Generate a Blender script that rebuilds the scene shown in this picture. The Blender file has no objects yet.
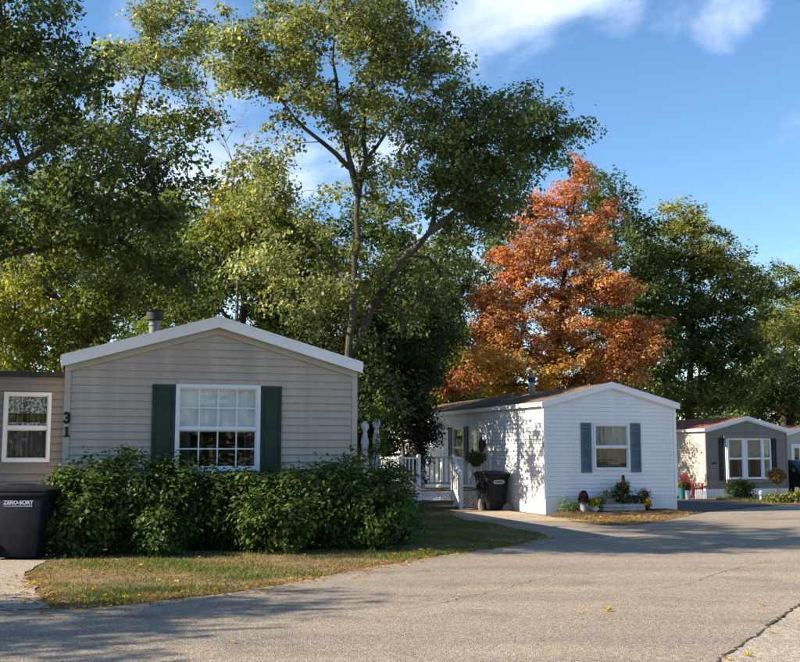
import bpy, bmesh, math, random
import numpy as np
from mathutils import Vector, Matrix, noise as mnoise

SC = bpy.context.scene
COL = SC.collection
R = math.radians

# ------------------------------------------------------------------ camera, sky, sun, exposure
FPX, EYE, PITCH = 1050.0, 1.6, math.atan(119 / 1050.0)
cam = bpy.data.cameras.new('camera')
cam.sensor_width = 36.0
cam.lens = FPX / 800 * 36.0
cam.clip_end = 2000
cam_o = bpy.data.objects.new('camera', cam)
cam_o.location = (0, 0, EYE)
cam_o.rotation_euler = (R(90) + PITCH, 0, 0)
COL.objects.link(cam_o)
SC.camera = cam_o

SUN_EL = R(33)
SUN_H = Vector((-0.968, -0.25, 0)).normalized()
SUN_DIR = Vector((SUN_H.x * math.cos(SUN_EL), SUN_H.y * math.cos(SUN_EL), math.sin(SUN_EL)))
sun = bpy.data.lights.new('sun', 'SUN')
sun.energy = 4.6
sun.angle = R(0.53)
sun.color = (1.0, 0.86, 0.68)
sun_o = bpy.data.objects.new('sun', sun)
sun_o.rotation_euler = SUN_DIR.to_track_quat('Z', 'Y').to_euler()
sun_o.location = (-20, -5, 30)
COL.objects.link(sun_o)

world = bpy.data.worlds.new('World')
SC.world = world
world.use_nodes = True


def sky_dir(px, py):
    a, b = (px - 400) / FPX, -(py - 331) / FPX
    return Vector((a, math.cos(PITCH) - b * math.sin(PITCH), math.sin(PITCH) + b * math.cos(PITCH))).normalized()


def build_world():
    nt = world.node_tree
    N, Lk = nt.nodes, nt.links
    bg = N['Background']
    bg.inputs[1].default_value = 0.09
    sky = N.new('ShaderNodeTexSky')
    sky.sky_type = 'NISHITA'
    sky.sun_disc = False
    sky.sun_elevation = SUN_EL
    sky.sun_rotation = math.atan2(SUN_H.x, SUN_H.y) % (2 * math.pi)
    sky.air_density = 1.0
    sky.dust_density = 0.3
    sky.ozone_density = 2.5
    hs = N.new('ShaderNodeHueSaturation')
    hs.inputs['Saturation'].default_value = 1.17
    hs.inputs['Value'].default_value = 0.88
    Lk.new(sky.outputs[0], hs.inputs['Color'])
    tc = N.new('ShaderNodeTexCoord')

    def math_(op, a, b=None):
        m = N.new('ShaderNodeMath')
        m.operation = op
        for k, x in enumerate((a, b)):
            if x is None:
                continue
            if isinstance(x, (int, float)):
                m.inputs[k].default_value = x
            else:
                Lk.new(x, m.inputs[k])
        return m.outputs[0]
    # wispy cloud texture over the whole dome
    mp = N.new('ShaderNodeMapping')
    mp.inputs['Scale'].default_value = (1.0, 1.0, 1.9)
    mp.inputs['Location'].default_value = (0.3, 0.1, 0.0)
    Lk.new(tc.outputs['Generated'], mp.inputs[0])
    n1 = N.new('ShaderNodeTexNoise')
    n1.inputs['Scale'].default_value = 5.5
    n1.inputs['Detail'].default_value = 8
    n1.inputs['Roughness'].default_value = 0.55
    n1.inputs['Distortion'].default_value = 0.3
    Lk.new(mp.outputs[0], n1.inputs['Vector'])
    # cloud banks: (picture place, angular radius in px, amount)
    total = None
    for px, py, r, amt in ((475, 34, 42, .22), (520, 20, 55, .27), (560, 14, 44, .24), (612, 6, 36, .26), (655, 0, 40, .16), (700, 4, 30, .15), (722, 8, 38, .17),
                           (770, 70, 60, .03), (800, 168, 34, .06), (790, 275, 90, .04), (150, 90, 120, .24), (225, 210, 110, .24), (60, 60, 90, .2),
                           (330, 260, 120, .2), (520, -260, 240, .22), (60, -330, 260, .25), (1150, 20, 220, .22), (1400, -380, 260, .22), (-500, 20, 220, .24)):
        d = sky_dir(px, py)
        vm = N.new('ShaderNodeVectorMath')
        vm.operation = 'DOT_PRODUCT'
        Lk.new(tc.outputs['Generated'], vm.inputs[0])
        vm.inputs[1].default_value = d
        mr = N.new('ShaderNodeMapRange')
        mr.interpolation_type = 'SMOOTHSTEP'
        mr.inputs['From Min'].default_value = math.cos(math.atan(r * 1.5 / FPX))
        mr.inputs['From Max'].default_value = 1.0
        mr.inputs['To Max'].default_value = amt
        Lk.new(vm.outputs['Value'], mr.inputs['Value'])
        total = mr.outputs[0] if total is None else math_('MAXIMUM', total, mr.outputs[0])
    vm = N.new('ShaderNodeVectorMath')
    vm.operation = 'DOT_PRODUCT'
    Lk.new(tc.outputs['Generated'], vm.inputs[0])
    vm.inputs[1].default_value = sky_dir(800, 125)
    mr = N.new('ShaderNodeMapRange')
    mr.interpolation_type = 'SMOOTHSTEP'
    mr.inputs['From Min'].default_value = math.cos(math.atan(130 / FPX))
    mr.inputs['From Max'].default_value = 1.0
    mr.inputs['To Max'].default_value = 0.11
    Lk.new(vm.outputs['Value'], mr.inputs['Value'])
    dens = math_('SUBTRACT', math_('ADD', n1.outputs[0], total), mr.outputs[0])
    rp = N.new('ShaderNodeMapRange')
    rp.interpolation_type = 'SMOOTHSTEP'
    rp.inputs['From Min'].default_value = 0.555
    rp.inputs['From Max'].default_value = 0.92
    rp.inputs['To Max'].default_value = 0.88
    Lk.new(dens, rp.inputs['Value'])
    mx = N.new('ShaderNodeMix')
    mx.data_type = 'RGBA'
    mx.inputs[7].default_value = (5.0, 5.6, 6.8, 1)
    Lk.new(rp.outputs[0], mx.inputs[0])
    Lk.new(hs.outputs[0], mx.inputs[6])
    Lk.new(mx.outputs[2], bg.inputs[0])


build_world()
SC.view_settings.view_transform = 'Standard'
SC.view_settings.look = 'None'
SC.view_settings.exposure = 1.42
SC.view_settings.gamma = 1.0
SC.view_settings.use_curve_mapping = False
SC.cycles.max_bounces = 6
SC.cycles.transparent_max_bounces = 8

# ------------------------------------------------------------------ pixel helpers
CP, SP = math.cos(PITCH), math.sin(PITCH)


def ray(px, py):
    a, b = (px - 400) / FPX, -(py - 331) / FPX
    return Vector((a, CP - b * SP, SP + b * CP))


def zg(y):
    return 0.0 if y < 30 else (-0.3 * (y - 30) / 12 if y < 42 else -0.3)


def gp(px, py):
    d = ray(px, py)
    z = 0.0
    for _ in range(12):
        t = (z - EYE) / d.z
        z = zg(d.y * t)
    return Vector((d.x * t, d.y * t, z))


def at(px, py, Y):
    d = ray(px, py)
    t = Y / d.y
    return Vector((d.x * t, Y, EYE + d.z * t))


# ------------------------------------------------------------------ materials
MATS = {}


def mat(name, c1, c2=None, rough=0.7, scale=4.0, detail=5, bump=0.0, bscale=40.0, spec=0.3, metal=0.0,
        stretch=(1, 1, 1), lo=0.35, hi=0.65):
    m = bpy.data.materials.new(name)
    m.use_nodes = True
    N, Lk = m.node_tree.nodes, m.node_tree.links
    b = N['Principled BSDF']
    b.inputs['Roughness'].default_value = rough
    b.inputs['Specular IOR Level'].default_value = spec
    b.inputs['Metallic'].default_value = metal
    b.inputs['Base Color'].default_value = (*c1, 1)
    tc = N.new('ShaderNodeTexCoord')
    mp = N.new('ShaderNodeMapping')
    mp.inputs['Scale'].default_value = stretch
    Lk.new(tc.outputs['Object'], mp.inputs[0])
    if c2:
        n = N.new('ShaderNodeTexNoise')
        n.inputs['Scale'].default_value = scale
        n.inputs['Detail'].default_value = detail
        Lk.new(mp.outputs[0], n.inputs['Vector'])
        rp = N.new('ShaderNodeValToRGB')
        rp.color_ramp.elements[0].position = lo
        rp.color_ramp.elements[1].position = hi
        rp.color_ramp.elements[0].color = (*c1, 1)
        rp.color_ramp.elements[1].color = (*c2, 1)
        Lk.new(n.outputs[0], rp.inputs[0])
        Lk.new(rp.outputs[0], b.inputs['Base Color'])
    if bump:
        n2 = N.new('ShaderNodeTexNoise')
        n2.inputs['Scale'].default_value = bscale
        n2.inputs['Detail'].default_value = 4
        Lk.new(mp.outputs[0], n2.inputs['Vector'])
        bp = N.new('ShaderNodeBump')
        bp.inputs['Strength'].default_value = bump
        bp.inputs['Distance'].default_value = 0.02
        Lk.new(n2.outputs[0], bp.inputs['Height'])
        Lk.new(bp.outputs[0], b.inputs['Normal'])
    MATS[name] = m
    return m


def leaf_mat(name, trans=0.3, rough=0.5, spec=0.25):
    m = bpy.data.materials.new(name)
    m.use_nodes = True
    N, Lk = m.node_tree.nodes, m.node_tree.links
    b = N['Principled BSDF']
    b.inputs['Roughness'].default_value = rough
    b.inputs['Specular IOR Level'].default_value = spec
    a = N.new('ShaderNodeAttribute')
    a.attribute_name = 'Col'
    Lk.new(a.outputs['Color'], b.inputs['Base Color'])
    t = N.new('ShaderNodeBsdfTranslucent')
    hs = N.new('ShaderNodeHueSaturation')
    hs.inputs['Saturation'].default_value = 1.15
    hs.inputs['Value'].default_value = 1.3
    Lk.new(a.outputs['Color'], hs.inputs['Color'])
    Lk.new(hs.outputs[0], t.inputs[0])
    mx = N.new('ShaderNodeMixShader')
    mx.inputs[0].default_value = trans
    Lk.new(b.outputs[0], mx.inputs[1])
    Lk.new(t.outputs[0], mx.inputs[2])
    Lk.new(mx.outputs[0], N['Material Output'].inputs[0])
    MATS[name] = m
    return m


def glass_mat(name, tint=(0.93, 0.95, 0.95), boost=1.0):
    m = bpy.data.materials.new(name)
    m.use_nodes = True
    N, Lk = m.node_tree.nodes, m.node_tree.links
    N.remove(N['Principled BSDF'])
    t = N.new('ShaderNodeBsdfTransparent')
    t.inputs[0].default_value = (*tint, 1)
    g = N.new('ShaderNodeBsdfGlossy')
    g.inputs['Roughness'].default_value = 0.02
    f = N.new('ShaderNodeFresnel')
    f.inputs[0].default_value = 1.5
    # old float glass is a little wavy
    n = N.new('ShaderNodeTexNoise')
    n.inputs['Scale'].default_value = 2.2
    bp = N.new('ShaderNodeBump')
    bp.inputs['Strength'].default_value = 0.03
    bp.inputs['Distance'].default_value = 0.05
    Lk.new(n.outputs[0], bp.inputs['Height'])
    Lk.new(bp.outputs[0], g.inputs['Normal'])
    ml = N.new('ShaderNodeMath')
    ml.operation = 'MULTIPLY'
    ml.inputs[1].default_value = 1.5 * boost
    Lk.new(f.outputs[0], ml.inputs[0])
    # only the outer face mirrors; the inner face of the same pane lets light through
    ge = N.new('ShaderNodeNewGeometry')
    inv = N.new('ShaderNodeMath')
    inv.operation = 'SUBTRACT'
    inv.inputs[0].default_value = 1.0
    Lk.new(ge.outputs['Backfacing'], inv.inputs[1])
    m2_ = N.new('ShaderNodeMath')
    m2_.operation = 'MULTIPLY'
    Lk.new(ml.outputs[0], m2_.inputs[0])
    Lk.new(inv.outputs[0], m2_.inputs[1])
    mx = N.new('ShaderNodeMixShader')
    Lk.new(m2_.outputs[0], mx.inputs[0])
    Lk.new(t.outputs[0], mx.inputs[1])
    Lk.new(g.outputs[0], mx.inputs[2])
    Lk.new(mx.outputs[0], N['Material Output'].inputs[0])
    MATS[name] = m
    return m


def asphalt_mat(name, dark, light, fine=75.0, big=(0.82, 1.1)):
    m = bpy.data.materials.new(name)
    m.use_nodes = True
    N, Lk = m.node_tree.nodes, m.node_tree.links
    b = N['Principled BSDF']
    b.inputs['Roughness'].default_value = 0.85
    b.inputs['Specular IOR Level'].default_value = 0.25
    tc = N.new('ShaderNodeTexCoord')
    v = N.new('ShaderNodeTexVoronoi')
    v.inputs['Scale'].default_value = fine
    Lk.new(tc.outputs['Object'], v.inputs['Vector'])
    n = N.new('ShaderNodeTexNoise')
    n.inputs['Scale'].default_value = fine * 0.45
    n.inputs['Detail'].default_value = 4
    n.inputs['Roughness'].default_value = 0.7
    Lk.new(tc.outputs['Object'], n.inputs['Vector'])
    rp = N.new('ShaderNodeValToRGB')
    rp.color_ramp.elements[0].position = 0.30
    rp.color_ramp.elements[1].position = 0.72
    rp.color_ramp.elements[0].color = (*dark, 1)
    rp.color_ramp.elements[1].color = (*light, 1)
    Lk.new(n.outputs[0], rp.inputs[0])
    # single stones, some pale, some dark
    rp2 = N.new('ShaderNodeValToRGB')
    rp2.color_ramp.elements[0].position = 0.0
    rp2.color_ramp.elements[0].color = (0.62, 0.62, 0.64, 1)
    e = rp2.color_ramp.elements.new(0.55)
    e.color = (1, 1, 1, 1)
    rp2.color_ramp.elements[2].position = 1.0
    rp2.color_ramp.elements[2].color = (1.45, 1.36, 1.24, 1)
    sep = N.new('ShaderNodeSeparateColor')
    Lk.new(v.outputs['Color'], sep.inputs[0])
    Lk.new(sep.outputs[0], rp2.inputs[0])
    m1 = N.new('ShaderNodeMix')
    m1.data_type = 'RGBA'
    m1.blend_type = 'MULTIPLY'
    m1.inputs[0].default_value = 1
    Lk.new(rp.outputs[0], m1.inputs[6])
    Lk.new(rp2.outputs[0], m1.inputs[7])
    # broad stains and worn bands along the driving direction
    mp = N.new('ShaderNodeMapping')
    mp.inputs['Rotation'].default_value = (0, 0, R(-57))
    mp.inputs['Scale'].default_value = (0.16, 0.75, 1)
    Lk.new(tc.outputs['Object'], mp.inputs[0])
    nb = N.new('ShaderNodeTexNoise')
    nb.inputs['Scale'].default_value = 1.3
    nb.inputs['Detail'].default_value = 7
    nb.inputs['Roughness'].default_value = 0.62
    Lk.new(mp.outputs[0], nb.inputs['Vector'])
    rb = N.new('ShaderNodeValToRGB')
    rb.color_ramp.elements[0].position = 0.33
    rb.color_ramp.elements[1].position = 0.66
    rb.color_ramp.elements[0].color = (big[0], big[0] * 1.03, big[0] * 1.09, 1)
    rb.color_ramp.elements[1].color = (big[1], big[1] * 0.97, big[1] * 0.91, 1)
    Lk.new(nb.outputs[0], rb.inputs[0])
    m2 = N.new('ShaderNodeMix')
    m2.data_type = 'RGBA'
    m2.blend_type = 'MULTIPLY'
    m2.inputs[0].default_value = 1
    Lk.new(m1.outputs[2], m2.inputs[6])
    Lk.new(rb.outputs[0], m2.inputs[7])
    ns = N.new('ShaderNodeTexNoise')
    ns.inputs['Scale'].default_value = 1.1
    ns.inputs['Detail'].default_value = 5
    ns.inputs['Distortion'].default_value = 0.6
    Lk.new(tc.outputs['Object'], ns.inputs['Vector'])
    rs = N.new('ShaderNodeValToRGB')
    rs.color_ramp.elements[0].position = 0.56
    rs.color_ramp.elements[0].color = (1, 1, 1, 1)
    rs.color_ramp.elements[1].position = 0.74
    rs.color_ramp.elements[1].color = (0.70, 0.71, 0.74, 1)
    Lk.new(ns.outputs[0], rs.inputs[0])
    m3 = N.new('ShaderNodeMix')
    m3.data_type = 'RGBA'
    m3.blend_type = 'MULTIPLY'
    m3.inputs[0].default_value = 1
    Lk.new(m2.outputs[2], m3.inputs[6])
    Lk.new(rs.outputs[0], m3.inputs[7])
    Lk.new(m3.outputs[2], b.inputs['Base Color'])
    bp = N.new('ShaderNodeBump')
    bp.inputs['Strength'].default_value = 0.75
    bp.inputs['Distance'].default_value = 0.012
    ad = N.new('ShaderNodeMath')
    ad.operation = 'ADD'
    Lk.new(n.outputs[0], ad.inputs[0])
    Lk.new(v.outputs['Distance'], ad.inputs[1])
    Lk.new(ad.outputs[0], bp.inputs['Height'])
    Lk.new(bp.outputs[0], b.inputs['Normal'])
    MATS[name] = m
    return m


asphalt_mat('asphalt', (0.15, 0.128, 0.102), (0.40, 0.35, 0.285), 75.0, (0.72, 1.14))
asphalt_mat('asphalt_old', (0.20, 0.175, 0.14), (0.47, 0.42, 0.345), 60)
asphalt_mat('asphalt_dark', (0.04, 0.042, 0.046), (0.085, 0.086, 0.09), 60)
asphalt_mat('path_sand', (0.26, 0.215, 0.16), (0.46, 0.40, 0.31), 40)
asphalt_mat('drive_gravel', (0.24, 0.21, 0.17), (0.40, 0.36, 0.30), 80)
mat('soil', (0.115, 0.082, 0.048), (0.21, 0.155, 0.082), 0.95, 2.6, 9, 0.9, 30, 0.1)
mat('crack', (0.022, 0.02, 0.017), (0.05, 0.045, 0.03), 0.95, 20)
mat('mulch', (0.06, 0.04, 0.025), (0.13, 0.085, 0.05), 0.95, 14, 6, 1.0, 60, 0.1)
mat('siding_taupe', (0.40, 0.345, 0.285), (0.49, 0.425, 0.355), 0.6, 2.2, 8, 0.06, 25, 0.3, stretch=(1.6, 1, 0.5))
mat('siding_grey', (0.20, 0.183, 0.168), (0.235, 0.215, 0.198), 0.55, 1.6, 6, 0.05, 25, 0.35, stretch=(0.4, 1, 3))
mat('trim_taupe', (0.42, 0.37, 0.315), (0.46, 0.41, 0.35), 0.55, 2)
mat('siding_white', (0.76, 0.765, 0.765), (0.83, 0.83, 0.83), 0.55, 2.0, 8, 0.04, 25, 0.3, stretch=(1.5, 1.5, 0.4))
mat('trim_white', (0.78, 0.79, 0.80), (0.84, 0.845, 0.85), 0.5, 3, 5, 0.0, 25, 0.4)
mat('skirt_white', (0.68, 0.70, 0.71), (0.78, 0.79, 0.79), 0.5, 1.5, 6)
mat('wood_white', (0.62, 0.63, 0.64), (0.74, 0.745, 0.75), 0.6, 6, 6, 0.1, 60)
mat('siding_brown_shaded', (0.20, 0.178, 0.15), (0.235, 0.21, 0.178), 0.6, 2)  # house 3 front siding, its shade put into a darker colour
mat('siding_cream', (0.46, 0.41, 0.33), (0.53, 0.48, 0.40), 0.6, 2)
mat('wall_dark', (0.12, 0.11, 0.10), None, 0.9)
mat('inside', (0.09, 0.08, 0.07), None, 0.95)
mat('shingle_dark', (0.055, 0.05, 0.045), (0.10, 0.085, 0.07), 0.95, 5, 7, 0.9, 30, 0.1)
mat('shingle_brown', (0.085, 0.062, 0.045), (0.17, 0.125, 0.09), 0.95, 3, 7, 0.9, 30, 0.1)
mat('shingle_red', (0.16, 0.062, 0.042), (0.26, 0.11, 0.075), 0.95, 3, 7, 0.9, 30, 0.1)
mat('shutter_green', (0.010, 0.034, 0.020), (0.016, 0.046, 0.028), 0.55, 4, 5, 0.1, 60, 0.35)
mat('shutter_blue', (0.085, 0.125, 0.16), (0.11, 0.155, 0.19), 0.55, 4)
mat('shutter_black', (0.012, 0.014, 0.014), None, 0.5)
mat('vinyl_white', (0.74, 0.76, 0.79), None, 0.4, spec=0.4)
mat('numeral_black', (0.010, 0.010, 0.010), None, 0.45)
mat('cart_navy', (0.005, 0.0065, 0.013), (0.008, 0.010, 0.018), 0.62, 6, 4, 0.15, 90, 0.18)
mat('cart_slate', (0.0075, 0.009, 0.012), (0.011, 0.013, 0.017), 0.62, 6, 4, 0.15, 90, 0.18)
mat('rubber', (0.012, 0.012, 0.012), None, 0.8)
mat('hub_grey', (0.35, 0.35, 0.36), None, 0.4, metal=0.6)
mat('print_white', (0.26, 0.29, 0.37), None, 0.6)
mat('galvanised', (0.15, 0.16, 0.17), (0.24, 0.25, 0.26), 0.5, 8, 4, metal=0.5)
mat('cap_black', (0.02, 0.02, 0.022), (0.04, 0.038, 0.036), 0.6, 8)
mat('bark', (0.045, 0.037, 0.030), (0.10, 0.085, 0.068), 0.95, 3, 8, 0.9, 14, 0.1, stretch=(1, 1, 0.25))
mat('bark_pale', (0.10, 0.088, 0.075), (0.19, 0.17, 0.145), 0.95, 3, 8, 0.8, 14, 0.1, stretch=(1, 1, 0.25))
mat('twig_dead', (0.16, 0.14, 0.12), (0.24, 0.21, 0.18), 0.9, 8)
mat('blind', (0.74, 0.74, 0.73), (0.84, 0.84, 0.83), 0.8, 3, stretch=(3, 1, 0.4))
mat('lace', (0.62, 0.64, 0.64), (0.10, 0.11, 0.12), 0.9, 26, 3, lo=0.44, hi=0.56)
mat('shade_tan', (0.15, 0.10, 0.05), (0.035, 0.024, 0.016), 0.9, 9, 4, stretch=(3, 1, 0.6), lo=0.42, hi=0.58)
mat('sheer_grey', (0.10, 0.105, 0.115), (0.045, 0.048, 0.055), 0.9, 8, 3, stretch=(5, 1, 0.3))
mat('sheer_green', (0.36, 0.41, 0.41), (0.10, 0.13, 0.12), 0.9, 7, 3, stretch=(5, 1, 0.3))
mat('sheer_brown', (0.10, 0.085, 0.08), (0.045, 0.04, 0.04), 0.9, 4, 3, stretch=(2, 1, 0.6))
mat('sheer_blue', (0.17, 0.20, 0.23), (0.05, 0.06, 0.07), 0.9, 8, 3, stretch=(5, 1, 0.3))
mat('print_pale', (0.45, 0.52, 0.42), (0.16, 0.24, 0.16), 0.8, 9, 3, lo=0.45, hi=0.6)
mat('wood_weathered', (0.07, 0.058, 0.048), (0.14, 0.118, 0.095), 0.85, 5, 6, 0.3, 60, stretch=(0.4, 4, 4))
mat('planter_white', (0.24, 0.25, 0.24), (0.42, 0.43, 0.41), 0.7, 5, 6)
mat('terracotta', (0.24, 0.10, 0.055), (0.32, 0.14, 0.08), 0.8, 5)
mat('pot_white', (0.62, 0.63, 0.62), None, 0.5)
mat('pot_grey', (0.30, 0.34, 0.40), None, 0.5)
mat('pot_dark', (0.03, 0.026, 0.022), None, 0.6)
mat('plastic_red', (0.50, 0.022, 0.03), None, 0.45)
mat('plastic_teal', (0.02, 0.12, 0.13), None, 0.45)
mat('stone', (0.15, 0.13, 0.105), (0.27, 0.24, 0.20), 0.9, 6, 6, 0.6, 30)
mat('car_paint', (0.012, 0.013, 0.016), None, 0.22, spec=0.6)
mat('chrome', (0.6, 0.6, 0.62), None, 0.2, metal=1)
mat('lamp_glass', (0.6, 0.62, 0.62), None, 0.15)
mat('gold_trim', (0.30, 0.19, 0.05), None, 0.5)
glass_mat('glass')
glass_mat('glass_dark', (0.12, 0.13, 0.14))
leaf_mat('leaf', 0.46)
leaf_mat('leaf_waxy', 0.3, 0.6, 0.1)
leaf_mat('petal', 0.25, 0.7, 0.1)
leaf_mat('grass_blade', 0.3, 0.7, 0.15)


# ------------------------------------------------------------------ mesh helpers
def link(name, me, m=None, parent=None, loc=(0, 0, 0), rz=0.0):
    o = bpy.data.objects.new(name, me)
    COL.objects.link(o)
    if m is not None and me is not None and not me.materials:
        me.materials.append(MATS[m] if isinstance(m, str) else m)
    o.location = loc
    o.rotation_euler = (0, 0, rz)
    if parent:
        o.parent = parent
    return o


def thing(name, label, cat, loc=(0, 0, 0), rz=0.0, group=None):
    o = link(name, None, loc=loc, rz=rz)
    o['label'] = label
    o['category'] = cat
    if group:
        o['group'] = group
    return o


def tag(o, label, cat, group=None):
    o['label'] = label
    o['category'] = cat
    if group:
        o['group'] = group
    return o


class MB:
    def __init__(self):
        self.v, self.f = [], []

    def hexa(self, p):
        """8 corners: bottom ring 0-3 (counter clockwise from above), top ring 4-7"""
        n = len(self.v)
        self.v += [tuple(q) for q in p]
        for f in ((3, 2, 1, 0), (4, 5, 6, 7), (0, 1, 5, 4), (1, 2, 6, 5), (2, 3, 7, 6), (3, 0, 4, 7)):
            self.f.append(tuple(n + i for i in f))
        return self

    def box(self, x0, x1, y0, y1, z0, z1):
        return self.hexa([(x0, y0, z0), (x1, y0, z0), (x1, y1, z0), (x0, y1, z0),
                          (x0, y0, z1), (x1, y0, z1), (x1, y1, z1), (x0, y1, z1)])

    def bar(self, a, b, w, h=None, up=(0, 0, 1)):
        h = w if h is None else h
        a, b = Vector(a), Vector(b)
        d = (b - a).normalized()
        u = Vector(up)
        if abs(d.dot(u)) > 0.98:
            u = Vector((0, 1, 0))
        s = d.cross(u).normalized() * w / 2
        t = s.cross(d).normalized() * h / 2
        return self.hexa([a - s - t, a + s - t, b + s - t, b - s - t, a - s + t, a + s + t, b + s + t, b - s + t])

    def tube(self, pts, rads, n=8, cap=True):
        base = len(self.v)
        pts = [Vector(p) for p in pts]
        for i, p in enumerate(pts):
            d = (pts[min(i + 1, len(pts) - 1)] - pts[max(i - 1, 0)]).normalized()
            u = Vector((1, 0, 0)) if abs(d.x) < 0.9 else Vector((0, 1, 0))
            s = d.cross(u).normalized()
            t = d.cross(s)
            r = rads[i] if hasattr(rads, '__len__') else rads
            for k in range(n):
                a = 2 * math.pi * k / n
                self.v.append(tuple(p + s * math.cos(a) * r + t * math.sin(a) * r))
        for i in range(len(pts) - 1):
            for k in range(n):
                a, b = base + i * n + k, base + i * n + (k + 1) % n
                self.f.append((a, b, b + n, a + n))
        if cap:
            self.f.append(tuple(base + k for k in range(n - 1, -1, -1)))
            self.f.append(tuple(base + (len(pts) - 1) * n + k for k in range(n)))
        return self

    def lathe(self, prof, n=16, c=(0, 0, 0), sx=1.0, sy=1.0):
        base = len(self.v)
        for r, z in prof:
            for k in range(n):
                a = 2 * math.pi * k / n
                self.v.append((c[0] + r * sx * math.cos(a), c[1] + r * sy * math.sin(a), c[2] + z))
        for i in range(len(prof) - 1):
            for k in range(n):
                a, b = base + i * n + k, base + i * n + (k + 1) % n
                self.f.append((a, b, b + n, a + n))
        self.f.append(tuple(base + k for k in range(n - 1, -1, -1)))
        self.f.append(tuple(base + (len(prof) - 1) * n + k for k in range(n)))
        return self

    def prism(self, poly, axis, a, b):
        """poly: 2D points; axis 'x','y','z' = extrusion axis"""
        n = len(poly)
        base = len(self.v)

        def mk(p, t):
            return {'x': (t, p[0], p[1]), 'y': (p[0], t, p[1]), 'z': (p[0], p[1], t)}[axis]
        self.v += [mk(p, a) for p in poly] + [mk(p, b) for p in poly]
        self.f.append(tuple(base + i for i in range(n)))
        self.f.append(tuple(base + n + i for i in range(n - 1, -1, -1)))
        for i in range(n):
            j = (i + 1) % n
            self.f.append((base + i, base + n + i, base + n + j, base + j))
        return self

    def mesh(self, name, bevel=0.0, smooth=False):
        me = bpy.data.meshes.new(name)
        me.from_pydata(self.v, [], self.f)
        bm = bmesh.new()
        bm.from_mesh(me)
        bmesh.ops.recalc_face_normals(bm, faces=bm.faces)
        if bevel:
            bmesh.ops.bevel(bm, geom=[e for e in bm.edges if e.calc_face_angle(0) > 0.5], offset=bevel, segments=2,
                            affect='EDGES', profile=0.5)
        if smooth:
            for f in bm.faces:
                f.smooth = True
            for e in bm.edges:
                if e.calc_face_angle(0) > 0.7:
                    e.smooth = False
        bm.to_mesh(me)
        bm.free()
        return me

    def build(self, name, m, parent=None, loc=(0, 0, 0), rz=0.0, bevel=0.0, smooth=False):
        return link(name, self.mesh(name, bevel, smooth), m, parent, loc, rz)


def text_mesh(txt, size, extrude=0.003, bold=0.0):
    cu = bpy.data.curves.new('lettering', 'FONT')
    cu.body = txt
    cu.size = size
    cu.extrude = extrude
    cu.offset = bold
    cu.align_x = 'CENTER'
    tmp = bpy.data.objects.new('lettering_tmp', cu)
    COL.objects.link(tmp)
    bpy.context.view_layer.update()
    dg = bpy.context.evaluated_depsgraph_get()
    me = bpy.data.meshes.new_from_object(tmp.evaluated_get(dg))
    bpy.data.objects.remove(tmp)
    me.materials.clear()
    return me


# ------------------------------------------------------------------ ground, road, paths
def sheet(name, pts, lift, m, kind='structure'):
    bm = bmesh.new()
    vs = [bm.verts.new((p[0], p[1], 0)) for p in pts]
    bm.faces.new(vs)
    for yy in (30.0, 42.0):
        bmesh.ops.bisect_plane(bm, geom=bm.verts[:] + bm.edges[:] + bm.faces[:], plane_co=(0, yy, 0), plane_no=(0, 1, 0))
    bmesh.ops.triangulate(bm, faces=bm.faces)
    for v in bm.verts:
        v.co.z = zg(v.co.y) + lift
    for f in bm.faces:
        f.normal_update()
        if f.normal.z < 0:
            f.normal_flip()
    me = bpy.data.meshes.new(name)
    bm.to_mesh(me)
    bm.free()
    o = link(name, me, m)
    if kind:
        o['kind'] = kind
    return o


def jag(pts, step=0.25, amp=0.05, seed=1):
    """ground polyline -> finer polyline with a broken, natural edge"""
    rnd = random.Random(seed)
    out = []
    for a, b in zip(pts[:-1], pts[1:]):
        a, b = Vector((a[0], a[1])), Vector((b[0], b[1]))
        n = max(1, int((b - a).length / step))
        d = (b - a).normalized()
        nn = Vector((-d.y, d.x))
        for i in range(n):
            p = a.lerp(b, i / n) + (nn * rnd.gauss(0, amp) if i else Vector((0, 0)))
            out.append((p.x, p.y))
    out.append((pts[-1][0], pts[-1][1]))
    return out


def G(*pp):
    return [tuple(gp(*p)[:2]) for p in pp]


sheet('ground', [(-300, -60), (400, -60), (400, 600), (-300, 600)], 0.0, 'soil')

ROADDIR = Vector((0.56, 0.83))
far_l = gp(800, 503.5)
lawn_edge = G((22, 576), (34, 592), (50, 610), (85, 609), (120, 605.5), (170, 600), (220, 594.5), (300, 581), (370, 568),
              (400, 563), (440, 555.5), (475, 551), (520, 545), (548, 536.5))
drive_in = G((548, 536.5), (535, 532), (505, 526), (470, 521), (452, 516), (456, 512.5), (500, 512.5), (540, 516.8),
             (556, 519), (578, 523), (600, 525.5), (640, 525.5), (668, 521), (690, 515.5), (712, 511.5), (760, 507.5), (800, 504))
road_pts = [(-14, 16.2), (-8, 15.9)] + jag(lawn_edge, 0.22, 0.035, 3)[:-1] + jag(drive_in, 0.3, 0.03, 4)
road_pts += [(13.5, 34.2), (20, 44.5), (60, 104), (66, 100), (26, 40.5)]
edge_r = [(26 - 4.6, 37.2), tuple(gp(800, 605)[:2]), tuple(gp(720, 661)[:2]), (-2, 2.0), (-6, -5)]
road_pts += [edge_r[0], edge_r[1], edge_r[2], edge_r[3], edge_r[4], (-20, -5)]
sheet('road', road_pts, 0.004, 'asphalt')
a, b = Vector(edge_r[1]), Vector(edge_r[2])
c1 = jag([tuple(a + (a - b) * 4.0), tuple(a), tuple(b), tuple(b + (b - a) * 1.2)], 0.12, 0.016, 9)
dd = (a - b).normalized()
nn = Vector((dd.y, -dd.x))
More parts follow.
